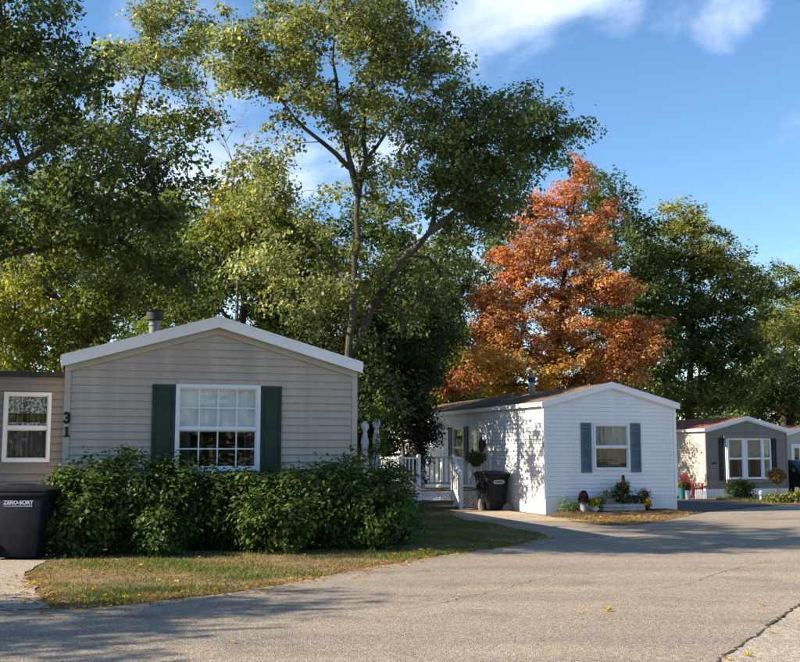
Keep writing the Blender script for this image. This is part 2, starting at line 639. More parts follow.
sheet('driveway_apron', c1 + [tuple(Vector(c1[-1]) + nn * 7), tuple(Vector(c1[0]) + nn * 7)], 0.008, 'asphalt_old')
# left driveway under the wheeled cart
sheet('driveway_left', jag(G((-140, 560), (46, 561), (24, 575), (36, 593), (50, 609)), 0.25, 0.03, 5)
      + G((-20, 612), (-160, 606)), 0.012, 'drive_gravel')
# sandy path to the porch and the dark drive of the far house
sheet('path', jag(G((452, 513.5), (462, 511), (508, 511), (545, 516), (575, 519), (592, 521.5)), 0.3, 0.03, 6)
      + jag(G((560, 521.5), (520, 521.5), (470, 518)), 0.3, 0.03, 7), 0.010, 'path_sand')
sheet('far_driveway', G((676, 500.5), (716, 500.5), (765, 503.5), (772, 506), (714, 510.5), (692, 514.2), (676, 512)), 0.012,
      'asphalt_dark')


def ribbon(name, pts, w0, lift, m, seed, kind='structure'):
    rnd = random.Random(seed)
    mb = MB()
    pl = [Vector((p[0], p[1])) for p in jag(pts, 0.07, 0.014, seed)]
    for i, p in enumerate(pl):
        d = (pl[min(i + 1, len(pl) - 1)] - pl[max(i - 1, 0)]).normalized()
        q = Vector((-d.y, d.x))
        t = min(1.0, i / 4, (len(pl) - 1 - i) / 4) * 0.85 + 0.15
        w = w0 * t * rnd.uniform(0.35, 1.25)
        mb.v += [(*(p + q * w), zg(p.y) + lift), (*(p - q * w), zg(p.y) + lift)]
    for i in range(len(pl) - 1):
        mb.f.append((2 * i, 2 * i + 1, 2 * i + 3, 2 * i + 2))
    o = mb.build(name, m)
    o['kind'] = kind
    return o


ribbon('pavement_joint', [tuple(a + (a - b) * 2.5), tuple(a), tuple(b), tuple(b + (b - a) * 0.4)], 0.014, 0.013, 'crack', 21)
ribbon('road_crack', G((800, 599), (786, 598), (775, 599.5)), 0.006, 0.009, 'crack', 22)
ribbon('road_crack', G((770, 561), (720, 573), (690, 584), (660, 589), (620, 590)), 0.0045, 0.009, 'crack', 23)
ribbon('road_crack', G((560, 574), (500, 590), (440, 604), (390, 612)), 0.004, 0.009, 'crack', 24)


# ------------------------------------------------------------------ house parts
def roof_z(x, W, He, Hr):
    return He + (Hr - He) * (1 - abs(x - W / 2) / (W / 2))


def gable_wall(parent, name, m, W, z0, He, Hr, ops, y0=0.0, y1=0.10, loc=(0, 0, 0), rz=0.0, flat=False):
    """a real wall with real holes: columns between break points, minus the openings"""
    mb = MB()
    xs = sorted({0.0, W, W / 2} | {o[0] for o in ops} | {o[1] for o in ops})
    top = (lambda x: He) if flat else (lambda x: roof_z(x, W, He, Hr))
    for a, b in zip(xs[:-1], xs[1:]):
        segs = [(z0, None)]
        for o in sorted([o for o in ops if o[0] < b - 1e-6 and o[1] > a + 1e-6], key=lambda o: o[2]):
            s0, _ = segs.pop()
            segs.append((s0, o[2]))
            segs.append((o[3], None))
        for s0, s1 in segs:
            ta, tb = (top(a), top(b)) if s1 is None else (s1, s1)
            if max(ta, tb) - s0 < 1e-4:
                continue
            mb.hexa([(a, y0, s0), (b, y0, s0), (b, y1, s0), (a, y1, s0), (a, y0, ta), (b, y0, tb), (b, y1, tb), (a, y1, ta)])
    return mb.build(name, m, parent, loc, rz)


_pl = {}


def siding(wall, m, W, z0, He, Hr, ops, course, proud=0.020, flat=False, joined=False, key='', inset=0.05, zmax=None):
    """lapped siding, every course its own board, cut round the openings"""
    rnd = random.Random(hash(key) % 1000 if False else len(key) * 7 + int(W * 100))
    k = 0
    allmb = MB()
    ztop = (He if flat else Hr) if zmax is None else zmax
    while True:
        za = z0 + k * course
        zb = min(za + course * 1.0, ztop)
        k += 1
        if za > ztop - 0.02:
            break

        def lim(z):
            if flat or z <= He:
                return inset, W - inset
            d = (z - He) / (Hr - He) * W / 2
            return max(inset, d), min(W - inset, W - d)
        (l0, r0), (l1, r1) = lim(za), lim(zb)
        if r0 - l0 < 0.1:
            continue
        if l1 > r1:
            l1 = r1 = W / 2
        cuts = sorted([(o[0], o[1]) for o in ops if o[2] < zb - 0.01 and o[3] > za + 0.01])
        segs, x = [], None
        cur0, cur1 = l0, l1
        for c in cuts:
            segs.append((cur0, cur1, c[0], c[0]))
            cur0 = cur1 = c[1]
        segs.append((cur0, cur1, r0, r1))
        for (a0, a1, b0, b1) in segs:
            if b0 - a0 < 0.02:
                continue
            h = zb - za
            px = proud
            # bottom edge proud with a small under-lip, top tucked in behind the next course
            g_ = h * 0.13
            sec = [(-px, g_), (-px, g_ + 0.006), (-px * 0.9, g_ + 0.012), (-0.003, h), (0.0, h), (0.0, g_)]
            dim = (round(a0, 3), round(a1, 3), round(b0, 3), round(b1, 3), round(h, 3), px, m)
            if joined:
                tgt = allmb
                oz = za
            else:
                tgt = MB()
                oz = 0.0
            if joined or dim not in _pl:
                n = len(tgt.v)
                for (y, z) in sec:
                    t = z / h
                    tgt.v.append((a0 + (a1 - a0) * t, y, oz + z))
                for (y, z) in sec:
                    t = z / h
                    tgt.v.append((b0 + (b1 - b0) * t, y, oz + z))
                q = len(sec)
                tgt.f += [tuple(n + i for i in range(q - 1, -1, -1)), tuple(n + q + i for i in range(q))]
                tgt.f += [(n + i, n + (i + 1) % q, n + q + (i + 1) % q, n + q + i) for i in range(q)]
                if not joined:
                    _pl[dim] = tgt.mesh('siding_plank')
            if not joined:
                link('siding_plank', _pl[dim], m, wall, (rnd.uniform(-.002, .002), -0.001, za + rnd.uniform(-.0015, .0015)))
    if joined:
        o = allmb.build('siding', m, wall)
        o['kind'] = 'stuff'


def window(parent, x0, x1, z0, z1, zs, loc=(0, 0, 0), rz=0.0, fw=0.055, mcols=0, mrows=0, frame='vinyl_white', low=None,
           curtains=(), out=0.045, panes=True, mw=0.016):
    """double hung window on a wall facing -y: frame, sashes, panes, muntins, cloth behind"""
    mb = MB()
    y0, y1 = -out, 0.07
    mb.box(x0, x0 + fw, y0, y1, z0, z1).box(x1 - fw, x1, y0, y1, z0, z1)
    mb.box(x0 + fw, x1 - fw, y0, y1, z1 - fw, z1).box(x0 + fw, x1 - fw, y0 - 0.012, y1, z0, z0 + fw)
    w = mb.build('window', frame, parent, loc, rz)
    a, b = x0 + fw, x1 - fw
    rail = 0.04
    MB().box(a, b, y0 + 0.012, 0.055, zs - rail / 2, zs + rail / 2).build('meeting_rail', frame, w)
    for i, (za, zb, yy) in enumerate(((zs + rail / 2, z1 - fw, 0.012), (z0 + fw, zs - rail / 2, 0.032))):
        s = 0.022
        MB().box(a, a + s, yy - 0.014, yy + 0.014, za, zb).box(b - s, b, yy - 0.014, yy + 0.014, za, zb) \
            .box(a + s, b - s, yy - 0.014, yy + 0.014, zb - s, zb).box(a + s, b - s, yy - 0.014, yy + 0.014, za, za + s) \
            .build('sash', frame, w)
        if panes:
            MB().box(a + s, b - s, yy - 0.003, yy + 0.003, za + s, zb - s).build('pane', 'glass', w)
        for c in range(1, mcols):
            xx = a + s + (b - a - 2 * s) * c / mcols
            MB().box(xx - mw / 2, xx + mw / 2, yy - 0.010, yy + 0.010, za + s, zb - s).build('muntin', frame, w)
        for r_ in range(1, mrows):
            zz = za + (zb - za) * r_ / mrows
            MB().box(a + s, b - s, yy - 0.0085, yy + 0.0085, zz - mw / 2, zz + mw / 2).build('muntin', frame, w)
    for (nm, m, fa, fb, ga, gb, yy) in curtains:
        # gathered cloth: a wavy sheet, fractions of the opening
        cm = MB()
        n = 26
        ca, cb = a + (b - a) * fa, a + (b - a) * fb
        zc0, zc1 = z0 + fw + (z1 - z0 - 2 * fw) * ga, z0 + fw + (z1 - z0 - 2 * fw) * gb
        for i in range(n + 1):
            x = ca + (cb - ca) * i / n
            d = 0.012 * math.sin(i * 1.9) + 0.006 * math.sin(i * 4.1)
            cm.v += [(x, yy + d * 1.5, zc0), (x, yy + d, zc1)]
        cm.f = [(2 * i, 2 * i + 2, 2 * i + 3, 2 * i + 1) for i in range(n)]
        cm.build(nm, m, w, smooth=True)
    return w


def shutter(parent, x0, x1, z0, z1, m, loc=(0, 0, 0), rz=0.0, panels=True, y=-0.022):
    mb = MB()
    y0, y1 = y - 0.028, y
    st, rl = 0.045, 0.06
    zm = z0 + (z1 - z0) * 0.47
    mb.box(x0, x0 + st, y0, y1, z0, z1).box(x1 - st, x1, y0, y1, z0, z1)
    for za, zb in ((z0, z0 + rl), (z1 - rl, z1), (zm - rl / 2, zm + rl / 2)):
        mb.box(x0 + st, x1 - st, y0, y1, za, zb)
    s = mb.build('shutter', m, parent, loc, rz)
    for za, zb in ((z0 + rl, zm - rl / 2), (zm + rl / 2, z1 - rl)):
        if panels:
            p = MB().box(x0 + st, x1 - st, y1 - 0.014, y1 - 0.002, za, zb)
            p.box(x0 + st + 0.025, x1 - st - 0.025, y0 + 0.004, y1 - 0.014, za + 0.03, zb - 0.03)
            p.build('panel', m, s)
        else:
            n = max(3, int((zb - za) / 0.045))
            for i in range(n):
                zc = za + (zb - za) * (i + .5) / n
                MB().hexa([(x0 + st, y0 + 0.003, zc - 0.02), (x1 - st, y0 + 0.003, zc - 0.02), (x1 - st, y0 + 0.009, zc - 0.022),
                           (x0 + st, y0 + 0.009, zc - 0.022), (x0 + st, y1 - 0.008, zc + 0.02), (x1 - st, y1 - 0.008, zc + 0.02),
                           (x1 - st, y1 - 0.002, zc + 0.018), (x0 + st, y1 - 0.002, zc + 0.018)]).build('slat', m, s)
            MB().box(x0 + st, x1 - st, y1 - 0.0015, y1, za, zb).build('backing', m, s)
    return s


def roof(parent, W, L, He, Hr, of, os_, thick, m, trim, fh, soffit=None, ob=0.15, frz=0.075):
    """two pitched slabs, rake boards front and back, eave boards, soffit strip"""
    sl = (Hr - He) / (W / 2)
    mb = MB()
    rise = 0.05
    for s in (0, 1):
        xa, xb = (-os_, W / 2) if s == 0 else (W + os_, W / 2)
        za, zb = He - sl * os_ + rise, Hr + rise
        pts = [(xa, za), (xb, zb), (xb, zb + thick), (xa, za + thick)]
        mb.prism(pts, 'y', -of + 0.02, L + ob)
    r = mb.build('roof', m, parent)
    zt = rise + thick + 0.012
    for s in (0, 1):
        xa, xb = (-os_ - 0.015, W / 2) if s == 0 else (W + os_ + 0.015, W / 2)
        za, zb = He - sl * (os_ + 0.015), Hr
        MB().prism([(xa, za + zt - fh), (xb, zb + zt - fh), (xb, zb + zt), (xa, za + zt)], 'y', -of - 0.012, -of + 0.018).build(
            'rake_board', trim, r)
        # thin metal drip edge standing proud of the board
        MB().prism([(xa, za + zt - 0.03), (xb, zb + zt - 0.03), (xb, zb + zt + 0.008), (xa, za + zt + 0.008)], 'y', -of - 0.022,
                   -of - 0.0125).build('drip_edge', trim, r)
        xo = -os_ - 0.002 if s == 0 else W + os_ + 0.002
        d = -0.03 if s == 0 else 0.03
        x0, x1 = min(xo, xo + d), max(xo, xo + d)
        ze = He - sl * os_ + rise
        MB().box(x0, x1, -of + 0.02, L + ob, ze - 0.06, ze + thick + 0.004).build('eave_board', trim, r)
        if soffit:
            # sloping frieze board under the overhang
            MB().prism([(0.0 if s == 0 else W, He - frz), (W / 2, Hr - frz), (W / 2, Hr + 0.02), (0.0 if s == 0 else W, He + 0.02)],
                       'y', -0.055, -0.0325).build('frieze_board', soffit, r)
            MB().prism([(-os_ if s == 0 else W + os_, He - sl * os_ + rise - 0.012), (W / 2, Hr + rise - 0.012), (W / 2, Hr + rise - 0.004),
                        (-os_ if s == 0 else W + os_, He - sl * os_ + rise - 0.004)], 'y', -of + 0.02, -0.0555).build('soffit', soffit, r)
    return r


TH = math.atan(322 / 1050.0)
V2 = Vector((math.cos(TH), math.sin(TH)))
U2 = Vector((-math.sin(TH), math.cos(TH)))


class Frame:
    """house axes: x along the front, y to the back; pixel look-ups on its planes"""

    def __init__(self, o, th=TH):
        self.o = Vector((o[0], o[1], 0))
        self.zb = o[2] if len(o) > 2 else 0.0
        self.th = th
        self.v = Vector((math.cos(th), math.sin(th), 0))
        self.u = Vector((-math.sin(th), math.cos(th), 0))

    def front(self, px, py, y=0.0):
        d = ray(px, py)
        p0 = self.o + self.u * y
        c = Vector((0, 0, EYE))
        t = (p0 - c).dot(self.u) / d.dot(self.u)
        h = c + d * t
        return (h - self.o).dot(self.v), h.z - self.zb

    def side(self, px, py, x=0.0):
        d = ray(px, py)
        p0 = self.o + self.v * x
        c = Vector((0, 0, EYE))
        t = (p0 - c).dot(self.v) / d.dot(self.v)
        h = c + d * t
        return (h - self.o).dot(self.u), h.z - self.zb

    def loc(self):
        return (self.o.x, self.o.y, self.zb)

    def w(self, x, y, z=0.0):
        p = self.o + self.v * x + self.u * y
        return Vector((p.x, p.y, self.zb + z))


# ------------------------------------------------------------------ house 31 (taupe)
Y1 = 17.2
F1 = Frame(((66 - 400) / FPX * Y1 * 1.0, Y1, 0))
W1 = F1.front(355.5, 420)[0]
HE1, HR1, L1 = 3.05, 3.75, 13.5
H1 = thing('mobile_home', 'taupe mobile home with white gable trim and dark green shutters behind the hedge', 'house', F1.loc(), F1.th)
wx0, wz1 = F1.front(176, 384)
wx1, _ = F1.front(260.5, 384)
wz0 = F1.front(218, 471)[1]
wzs = F1.front(218, 429)[1]
op1 = [(wx0 + 0.02, wx1 - 0.02, wz0 + 0.02, wz1 - 0.02)]
SK = 0.62
wf = gable_wall(H1, 'wall', 'siding_taupe', W1, SK, HE1, HR1, op1)
siding(wf, 'siding_taupe', W1, SK, HE1, HR1, op1, 0.127, 0.030, key='a', inset=0.08)
for nm, x0, x1 in (('l', 0.0, 0.10), ('r', W1 - 0.10, W1)):
    MB().box(x0, x1, 0.1005, L1, SK, HE1).build('wall', 'siding_taupe', H1)
MB().prism([(0, SK), (W1, SK), (W1, HE1), (W1 / 2, HR1), (0, HE1)], 'y', L1 + 0.001, L1 + 0.1).build('wall', 'siding_taupe', H1)
MB().box(0.1005, W1 - 0.1005, 0.101, L1, SK + 0.02, SK + 0.08).build('floor_panel', 'inside', H1)
MB().box(0.1005, W1 - 0.1005, 3.2, 3.28, SK + 0.081, HE1 - 0.1).build('partition', 'inside', H1)
for x0, x1 in ((-0.025, 0.075), (W1 - 0.075, W1 + 0.025)):
    MB().box(x0, x1, -0.030, 0.06, SK - 0.02, HE1 + 0.03).build('corner_trim', 'trim_taupe', H1)
MB().box(-0.01, W1 + 0.01, -0.012, 0.03, -0.05, SK - 0.002).build('skirting', 'siding_grey', H1)
MB().box(0, 0.03, 0.031, L1, -0.05, SK - 0.002).build('skirting', 'siding_grey', H1)
MB().box(W1 - 0.03, W1, 0.031, L1, -0.05, SK - 0.002).build('skirting', 'siding_grey', H1)
roof(H1, W1, L1, HE1, HR1, 0.16, 0.07, 0.05, 'shingle_dark', 'trim_white', 0.185, 'trim_taupe', frz=0.175)
window(H1, wx0, wx1, wz0, wz1, wzs, fw=0.06, mcols=4, mrows=2, mw=0.022,
       curtains=(('blind', 'blind', 0.0, 1.0, 0.5, 1.0, 0.085), ('curtain', 'sheer_grey', 0.0, 0.16, 0.0, 0.5, 0.16),
                 ('curtain', 'sheer_grey', 0.86, 1.0, 0.0, 0.5, 0.16)))
sa = F1.front(152.5, 384)[0]
shutter(H1, sa, wx0 - 0.012, wz0 - 0.02, wz1 - 0.01, 'shutter_green')
shutter(H1, wx1 + 0.012, F1.front(281.5, 384)[0], wz0 - 0.02, wz1 - 0.01, 'shutter_green')
# house number on the corner board
for ch, py in (('3', 423), ('1', 437)):
    if ch == '3':
        me = text_mesh(ch, 0.245, 0.006, 0.011)
    else:
        me = MB().prism([(-.055, 0), (.055, 0), (.055, .018), (.022, .026), (.022, .172), (.012, .172), (-.052, .148), (-.052, .138), (-.022, .146), (-.022, .026), (-.055, .018)],
                        'z', -.006, .006).mesh('numeral')
    o = link('numeral', me, 'numeral_black', H1, (0.035, -0.040, F1.front(67, py)[1]))
    o.rotation_euler = (R(90), 0, 0)
# flue
FY = 4.0
fx, ft = F1.front(155, 309, FY)
fb = F1.front(155, 321, FY)[1]
fl = MB().lathe([(0.11, 3.0), (0.11, fb - 0.1), (0.125, fb - 0.1), (0.125, fb - 0.06), (0.11, fb - 0.06), (0.11, fb)], 16, (fx, FY, 0)).build(
    'flue', 'galvanised', H1, smooth=True)
MB().lathe([(0.11, fb), (0.17, fb + 0.02), (0.17, ft - 0.06), (0.20, ft - 0.05), (0.20, ft - 0.02), (0.02, ft)], 16, (fx, FY, 0)).build(
    'flue_cap', 'cap_black', fl, smooth=True)

# lean-to on its left side
AD = 1.0
ax1 = -0.03
ax0 = F1.front(-120, 420, AD)[0]
azt = F1.front(30, 375, AD)[1]
an = thing('lean_to_addition', 'darker taupe flat-roofed addition with lace-curtained window beside the corner numbered 31', 'extension',
           tuple(F1.w(ax0, AD)), F1.th)
AW = ax1 - ax0
bx0, bz1 = F1.front(4.5, 392, AD)
bx1, _ = F1.front(52, 392, AD)
bz0 = F1.front(28, 462, AD)[1]
bzs = F1.front(28, 428, AD)[1]
bx0 -= ax0
bx1 -= ax0
op = [(bx0 + 0.02, bx1 - 0.02, bz0 + 0.02, bz1 - 0.02)]
aw = gable_wall(an, 'wall', 'siding_grey', AW, 0.3, azt, azt, op, flat=True)
siding(aw, 'siding_grey', AW, 0.3, azt - 0.02, azt - 0.02, op, 0.127, 0.030, flat=True, key='b', inset=0.0)
MB().box(0, 0.1, 0.101, 4.0, 0.3, azt).build('wall', 'siding_grey', an)
MB().box(0, AW, 4.001, 4.1, 0.3, azt).build('wall', 'siding_grey', an)
MB().box(0, AW, 0.0, 4.1, -0.05, 0.298).build('skirting', 'siding_grey', an)
rr = MB().prism([(-0.08, azt + 0.004), (4.2, azt + 0.09), (4.2, azt + 0.15), (-0.08, azt + 0.05)], 'x', -0.1, AW - 0.01).build('roof', 'shingle_dark', an)
MB().box(-0.1, AW - 0.01, -0.10, -0.081, azt - 0.05, azt + 0.055).build('fascia_board', 'cap_black', rr)
MB().box(-0.1, AW - 0.01, -0.080, -0.03, azt - 0.055, azt + 0.002).build('frieze_board', 'trim_taupe', rr)
window(an, bx0, bx1, bz0, bz1, bzs, fw=0.05,
       curtains=(('valance', 'lace', 0, 1, 0.72, 1.0, 0.08), ('shade', 'shade_tan', 0, 1, 0.56, 0.74, 0.10),
                 ('valance', 'lace', 0, 1, 0.49, 0.575, 0.08), ('curtain', 'sheer_grey', 0, 1, 0.0, 0.5, 0.15)))

# ------------------------------------------------------------------ house 2 (white)
c2 = gp(545.5, 514.5)
F2 = Frame(c2)
W2 = F2.front(676, 470)[0]
L2 = 13.5
HE2 = F2.front(547, 405.0)[1]
HR2 = F2.front(612, 386.5)[1]
H2 = thing('mobile_home', 'white mobile home with slate blue shutters and brown shingled roof', 'house', F2.loc(), F2.th)
p0, q1 = F2.front(593.2, 423.5)
p1, _ = F2.front(628.4, 423.5)
q0 = F2.front(611, 470)[1]
qs = F2.front(611, 446.9)[1]
op2 = [(p0 + 0.02, p1 - 0.02, q0 + 0.02, q1 - 0.02)]
SK2 = F2.front(546, 497.0)[1]
wf = gable_wall(H2, 'wall', 'siding_white', W2, SK2, HE2, HR2, op2)
siding(wf, 'siding_white', W2, SK2, HE2, HR2, op2, 0.102, 0.022, key='c', inset=0.06)
# left side wall, seen along its length (its own x runs from the back to the front corner)
sw, sz1 = F2.side(464.5, 429)
sw0, sz0 = F2.side(454.0, 454)
sd, _ = F2.side(478.6, 428)
sd0, _ = F2.side(472.3, 428)
opS = [(L2 - sw0, L2 - sw, 1.35, 2.28), (L2 - sd0, L2 - sd, 0.62, 2.34)]
opS = [(min(o[0], o[1]), max(o[0], o[1]), o[2], o[3]) for o in opS]
SL, SRZ = (0, L2, 0), R(-90)
ws = gable_wall(H2, 'wall', 'siding_white', L2, SK2, HE2, HE2, opS, flat=True, loc=SL, rz=SRZ)
siding(ws, 'siding_white', L2, SK2, HE2, HE2, opS, 0.102, 0.022, flat=True, key='d', inset=0.06)
MB().box(W2 - 0.1, W2, 0.101, L2, SK2, HE2).build('wall', 'siding_white', H2)
MB().prism([(0, SK2), (W2, SK2), (W2, HE2), (W2 / 2, HR2), (0, HE2)], 'y', L2 + 0.001, L2 + 0.1).build('wall', 'siding_white', H2)
MB().box(0.11, W2 - 0.11, 0.12, L2, SK2 + 0.02, SK2 + 0.08).build('floor_panel', 'inside', H2)
MB().box(0.11, W2 - 0.11, 2.8, 2.88, SK2 + 0.081, HE2 - 0.1).build('partition', 'inside', H2)
MB().box(1.9, 1.98, 2.9, L2, SK2 + 0.081, HE2 - 0.1).build('partition', 'inside', H2)
for (x0, x1, y0, y1) in ((-0.028, 0.055, -0.028, 0.055), (W2 - 0.055, W2 + 0.026, -0.028, 0.055)):
    MB().box(x0, x1, y0, y1, SK2 - 0.01, HE2 + 0.03).build('corner_trim', 'trim_white', H2)
# ribbed skirting panels
sk = MB().box(-0.004, W2 + 0.004, 0.0, 0.03, -0.05, SK2 - 0.03).build('skirting', 'skirt_white', H2)
for i in range(7):
    xa = W2 * i / 7
    MB().box(xa + 0.003, xa + W2 / 7 - 0.003, -0.012, -0.001, -0.04, SK2 - 0.03).build('panel', 'skirt_white', sk)
MB().box(-0.03, W2 + 0.02, -0.030, 0.0, SK2 - 0.029, SK2 - 0.003).build('ledge', 'trim_white', sk)
sk = MB().box(0.0, 0.03, 0.031, L2, -0.4, SK2 - 0.03).build('skirting', 'skirt_white', H2)
for i in range(26):
    ya = L2 * i / 26
    MB().box(-0.014, -0.001, ya + 0.003, ya + L2 / 26 - 0.003, -0.35, SK2 - 0.03).build('panel', 'skirt_white', sk)
MB().box(-0.031, -0.001, 0.001, L2, SK2 - 0.029, SK2 - 0.003).build('ledge', 'trim_white', sk)
MB().box(W2 - 0.03, W2, 0.031, L2, -0.4, SK2 - 0.01).build('skirting', 'skirt_white', H2)
r2 = roof(H2, W2, L2, HE2, HR2, 0.10, 0.09, 0.045, 'shingle_brown', 'trim_white', 0.15, 'trim_white')
# shingle courses on the slope that shows (butt edges as real steps)
sl = (HR2 - HE2) / (W2 / 2)
nsh = 13
for i in range(nsh):
    xa = -0.09 + (W2 / 2 + 0.09) * i / nsh
    xb = -0.09 + (W2 / 2 + 0.09) * (i + 1) / nsh
    za, zb = HE2 + sl * xa + 0.0955, HE2 + sl * xb + 0.0955
    MB().prism([(xa, za), (xb, zb), (xb, zb + 0.002), (xa, za + 0.009)], 'y', -0.06, L2 + 0.14).build('shingle_course', 'shingle_brown', r2)
window(H2, p0, p1, q0, q1, qs, fw=0.045,
       curtains=(('curtain', 'sheer_green', 0, 1, 0.5, 1.0, 0.085), ('curtain', 'sheer_brown', 0, 1, 0.0, 0.5, 0.15)))
a0 = F2.front(580.8, 450)[0]
a1 = F2.front(591.0, 450)[0]
b0 = F2.front(630.4, 450)[0]
b1 = F2.front(640.2, 450)[0]
shutter(H2, a0, a1, q0 - 0.06, q1 + 0.02, 'shutter_blue', panels=False, y=-0.019)
shutter(H2, b0, b1, q0 - 0.06, q1 + 0.02, 'shutter_blue', panels=False, y=-0.019)
o = opS[0]
window(H2, o[0] - 0.02, o[1] + 0.02, o[2] - 0.02, o[3] + 0.02, o[2] + 0.32, SL, SRZ, fw=0.05,
       curtains=(('curtain', 'sheer_grey', 0, 1, 0.0, 1.0, 0.2),))
shutter(H2, o[0] - 0.40, o[0] - 0.05, o[2] - 0.05, o[3] + 0.03, 'shutter_black', SL, SRZ, y=-0.019)
shutter(H2, o[1] + 0.05, o[1] + 0.35, o[2] - 0.05, o[3] + 0.03, 'shutter_black', SL, SRZ, y=-0.019)
o = opS[1]
dr = MB().box(o[0], o[1], -0.012, 0.03, o[2], o[3]).build('door', 'trim_white', H2, SL, SRZ)
MB().box(o[0] + 0.10, o[1] - 0.10, -0.022, -0.0125, o[2] + 0.75, o[3] - 0.1).build('pane', 'glass_dark', dr)
MB().box(o[0] + 0.10, o[1] - 0.10, -0.020, -0.0125, o[2] + 0.1, o[2] + 0.65).build('panel', 'trim_white', dr)
MB().box(o[0] + 0.04, o[0] + 0.07, -0.055, -0.0125, o[2] + 0.85, o[2] + 1.0).build('handle', 'cap_black', dr)
for x0, x1 in ((o[0] - 0.09, o[0] - 0.002), (o[1] + 0.002, o[1] + 0.09)):
    MB().box(x0, x1, -0.035, 0.02, o[2], o[3] + 0.08).build('door_frame', 'trim_white', H2, SL, SRZ)
ly, lz = F2.side(485.5, 444)
lm = MB().box(L2 - ly - 0.06, L2 - ly + 0.06, -0.05, -0.012, lz - 0.1, lz + 0.1).build('wall_lantern', 'cap_black', H2, SL, SRZ)
MB().lathe([(0.05, -0.22), (0.085, -0.12), (0.085, 0.06), (0.03, 0.16), (0.01, 0.24)], 8, (L2 - ly, -0.13, lz)).build('lantern_body', 'cap_black', lm)
# plumbing vent and small pipe on the roof
vx, vz = 0, 0
vt = F2.w(W2 / 2, 5.2)
d = ray(532, 388)
best = min((abs((F2.w(W2 / 2 - 0.35, yy).x) / F2.w(W2 / 2 - 0.35, yy).y - d.x / d.y), yy) for yy in [k * 0.1 for k in range(135)])[1]
zr = HR2 - 0.35 * sl + 0.08
MB().lathe([(0.085, -0.1), (0.085, 0.40), (0.10, 0.40), (0.10, 0.47), (0.07, 0.62)], 12, (W2 / 2 - 0.35, best, zr)).build('flue', 'galvanised', H2, smooth=True)
MB().lathe([(0.105, 0.38), (0.105, 0.50), (0.04, 0.56)], 12, (W2 / 2 - 0.35, best, zr)).build('flue_cap', 'cap_black', H2, smooth=True)
MB().lathe([(0.05, -0.1), (0.05, 0.16)], 10, (W2 / 2 - 0.6, best + 0.9, zr - 0.05)).build('vent_pipe', 'galvanised', H2, smooth=True)
num = MB().box(-0.034, -0.0285, 0.0, 0.05, F2.front(545, 447)[1], F2.front(545, 438)[1]).build('number_plate', 'shutter_blue', H2)

# ------------------------------------------------------------------ porch of the white house
ty = F2.side(493, 480)[0]
PD = thing('porch_deck', 'white railed wooden porch with lattice skirt and weathered steps', 'porch', tuple(F2.w(0, ty)), F2.th)
DZ, DW, DD = 0.50, 2.75, 2.1
X0, X1 = -DW, -0.05
nb = 14
for i in range(nb):
    ya = DD * i / nb
    MB().box(X0, X1, ya + 0.004, ya + DD / nb - 0.004, DZ - 0.035, DZ).build('deck_board', 'wood_weathered', PD)
MB().box(X0 + 0.02, X1 - 0.02, 0.02, 0.06, DZ - 0.20, DZ - 0.037).build('joist', 'wood_white', PD)
MB().box(X0 + 0.02, X1 - 0.02, DD - 0.06, DD - 0.02, DZ - 0.20, DZ - 0.037).build('joist', 'wood_white', PD)


def post(x, y, z0, z1):
    o = MB().box(x - 0.045, x + 0.045, y - 0.045, y + 0.045, z0, z1).build('post', 'wood_white', PD)
    MB().hexa([(x - .06, y - .06, z1 + .001), (x + .06, y - .06, z1 + .001), (x + .06, y + .06, z1 + .001), (x - .06, y + .06, z1 + .001),
               (x - .03, y - .03, z1 + .06), (x + .03, y - .03, z1 + .06), (x + .03, y + .03, z1 + .06), (x - .03, y + .03, z1 + .06)]).build(
        'post_cap', 'wood_white', o)


def railing(xa, ya, xb, yb, n):
    A, B = Vector((xa, ya, 0)), Vector((xb, yb, 0))
    MB().bar(A + Vector((0, 0, DZ + 0.88)), B + Vector((0, 0, DZ + 0.88)), 0.09, 0.045).build('top_rail', 'wood_white', PD)
    MB().bar(A + Vector((0, 0, DZ + 0.12)), B + Vector((0, 0, DZ + 0.12)), 0.05, 0.07).build('bottom_rail', 'wood_white', PD)
    for i in range(n):
        p = A.lerp(B, (i + 0.5) / n)
        MB().box(p.x - 0.02, p.x + 0.02, p.y - 0.02, p.y + 0.02, DZ + 0.16, DZ + 0.855).build('baluster', 'wood_white', PD)


def lattice(xa, xb, y, z0, z1, s=0.11, t=0.028):
    mb = MB()
    n = int((xb - xa + (z1 - z0)) / s) + 2
    for sgn in (1, -1):
        for i in range(n):
            if sgn > 0:
                x0 = xa - (z1 - z0) + i * s
            else:
                x0 = xa + i * s
            pa, pb = Vector((x0, z0)), Vector((x0 + sgn * (z1 - z0), z1))
            # clip to xa..xb
            def cl(p, q):
                t0, t1 = 0.0, 1.0
                dx = q.x - p.x
                for lim_, sg in ((xa, 1), (xb, -1)):
                    f0, f1 = sg * (p.x - lim_), sg * (q.x - lim_)
                    if f0 < 0 and f1 < 0:
                        return None
                    if f0 < 0:
                        t0 = max(t0, f0 / (f0 - f1))
                    if f1 < 0:
                        t1 = min(t1, f0 / (f0 - f1))
                return (p.lerp(q, t0), p.lerp(q, t1)) if t1 - t0 > 0.05 else None
            c = cl(pa, pb)
            if c:
                yy = y + (0.006 if sgn > 0 else -0.006)
                mb.bar((c[0].x, yy, c[0].y), (c[1].x, yy, c[1].y), t, 0.010, up=(0, 1, 0))
    for za in (z0, z1):
        mb.bar((xa, y, za), (xb, y, za), 0.03, 0.035)
    return mb.build('lattice', 'wood_white', PD)


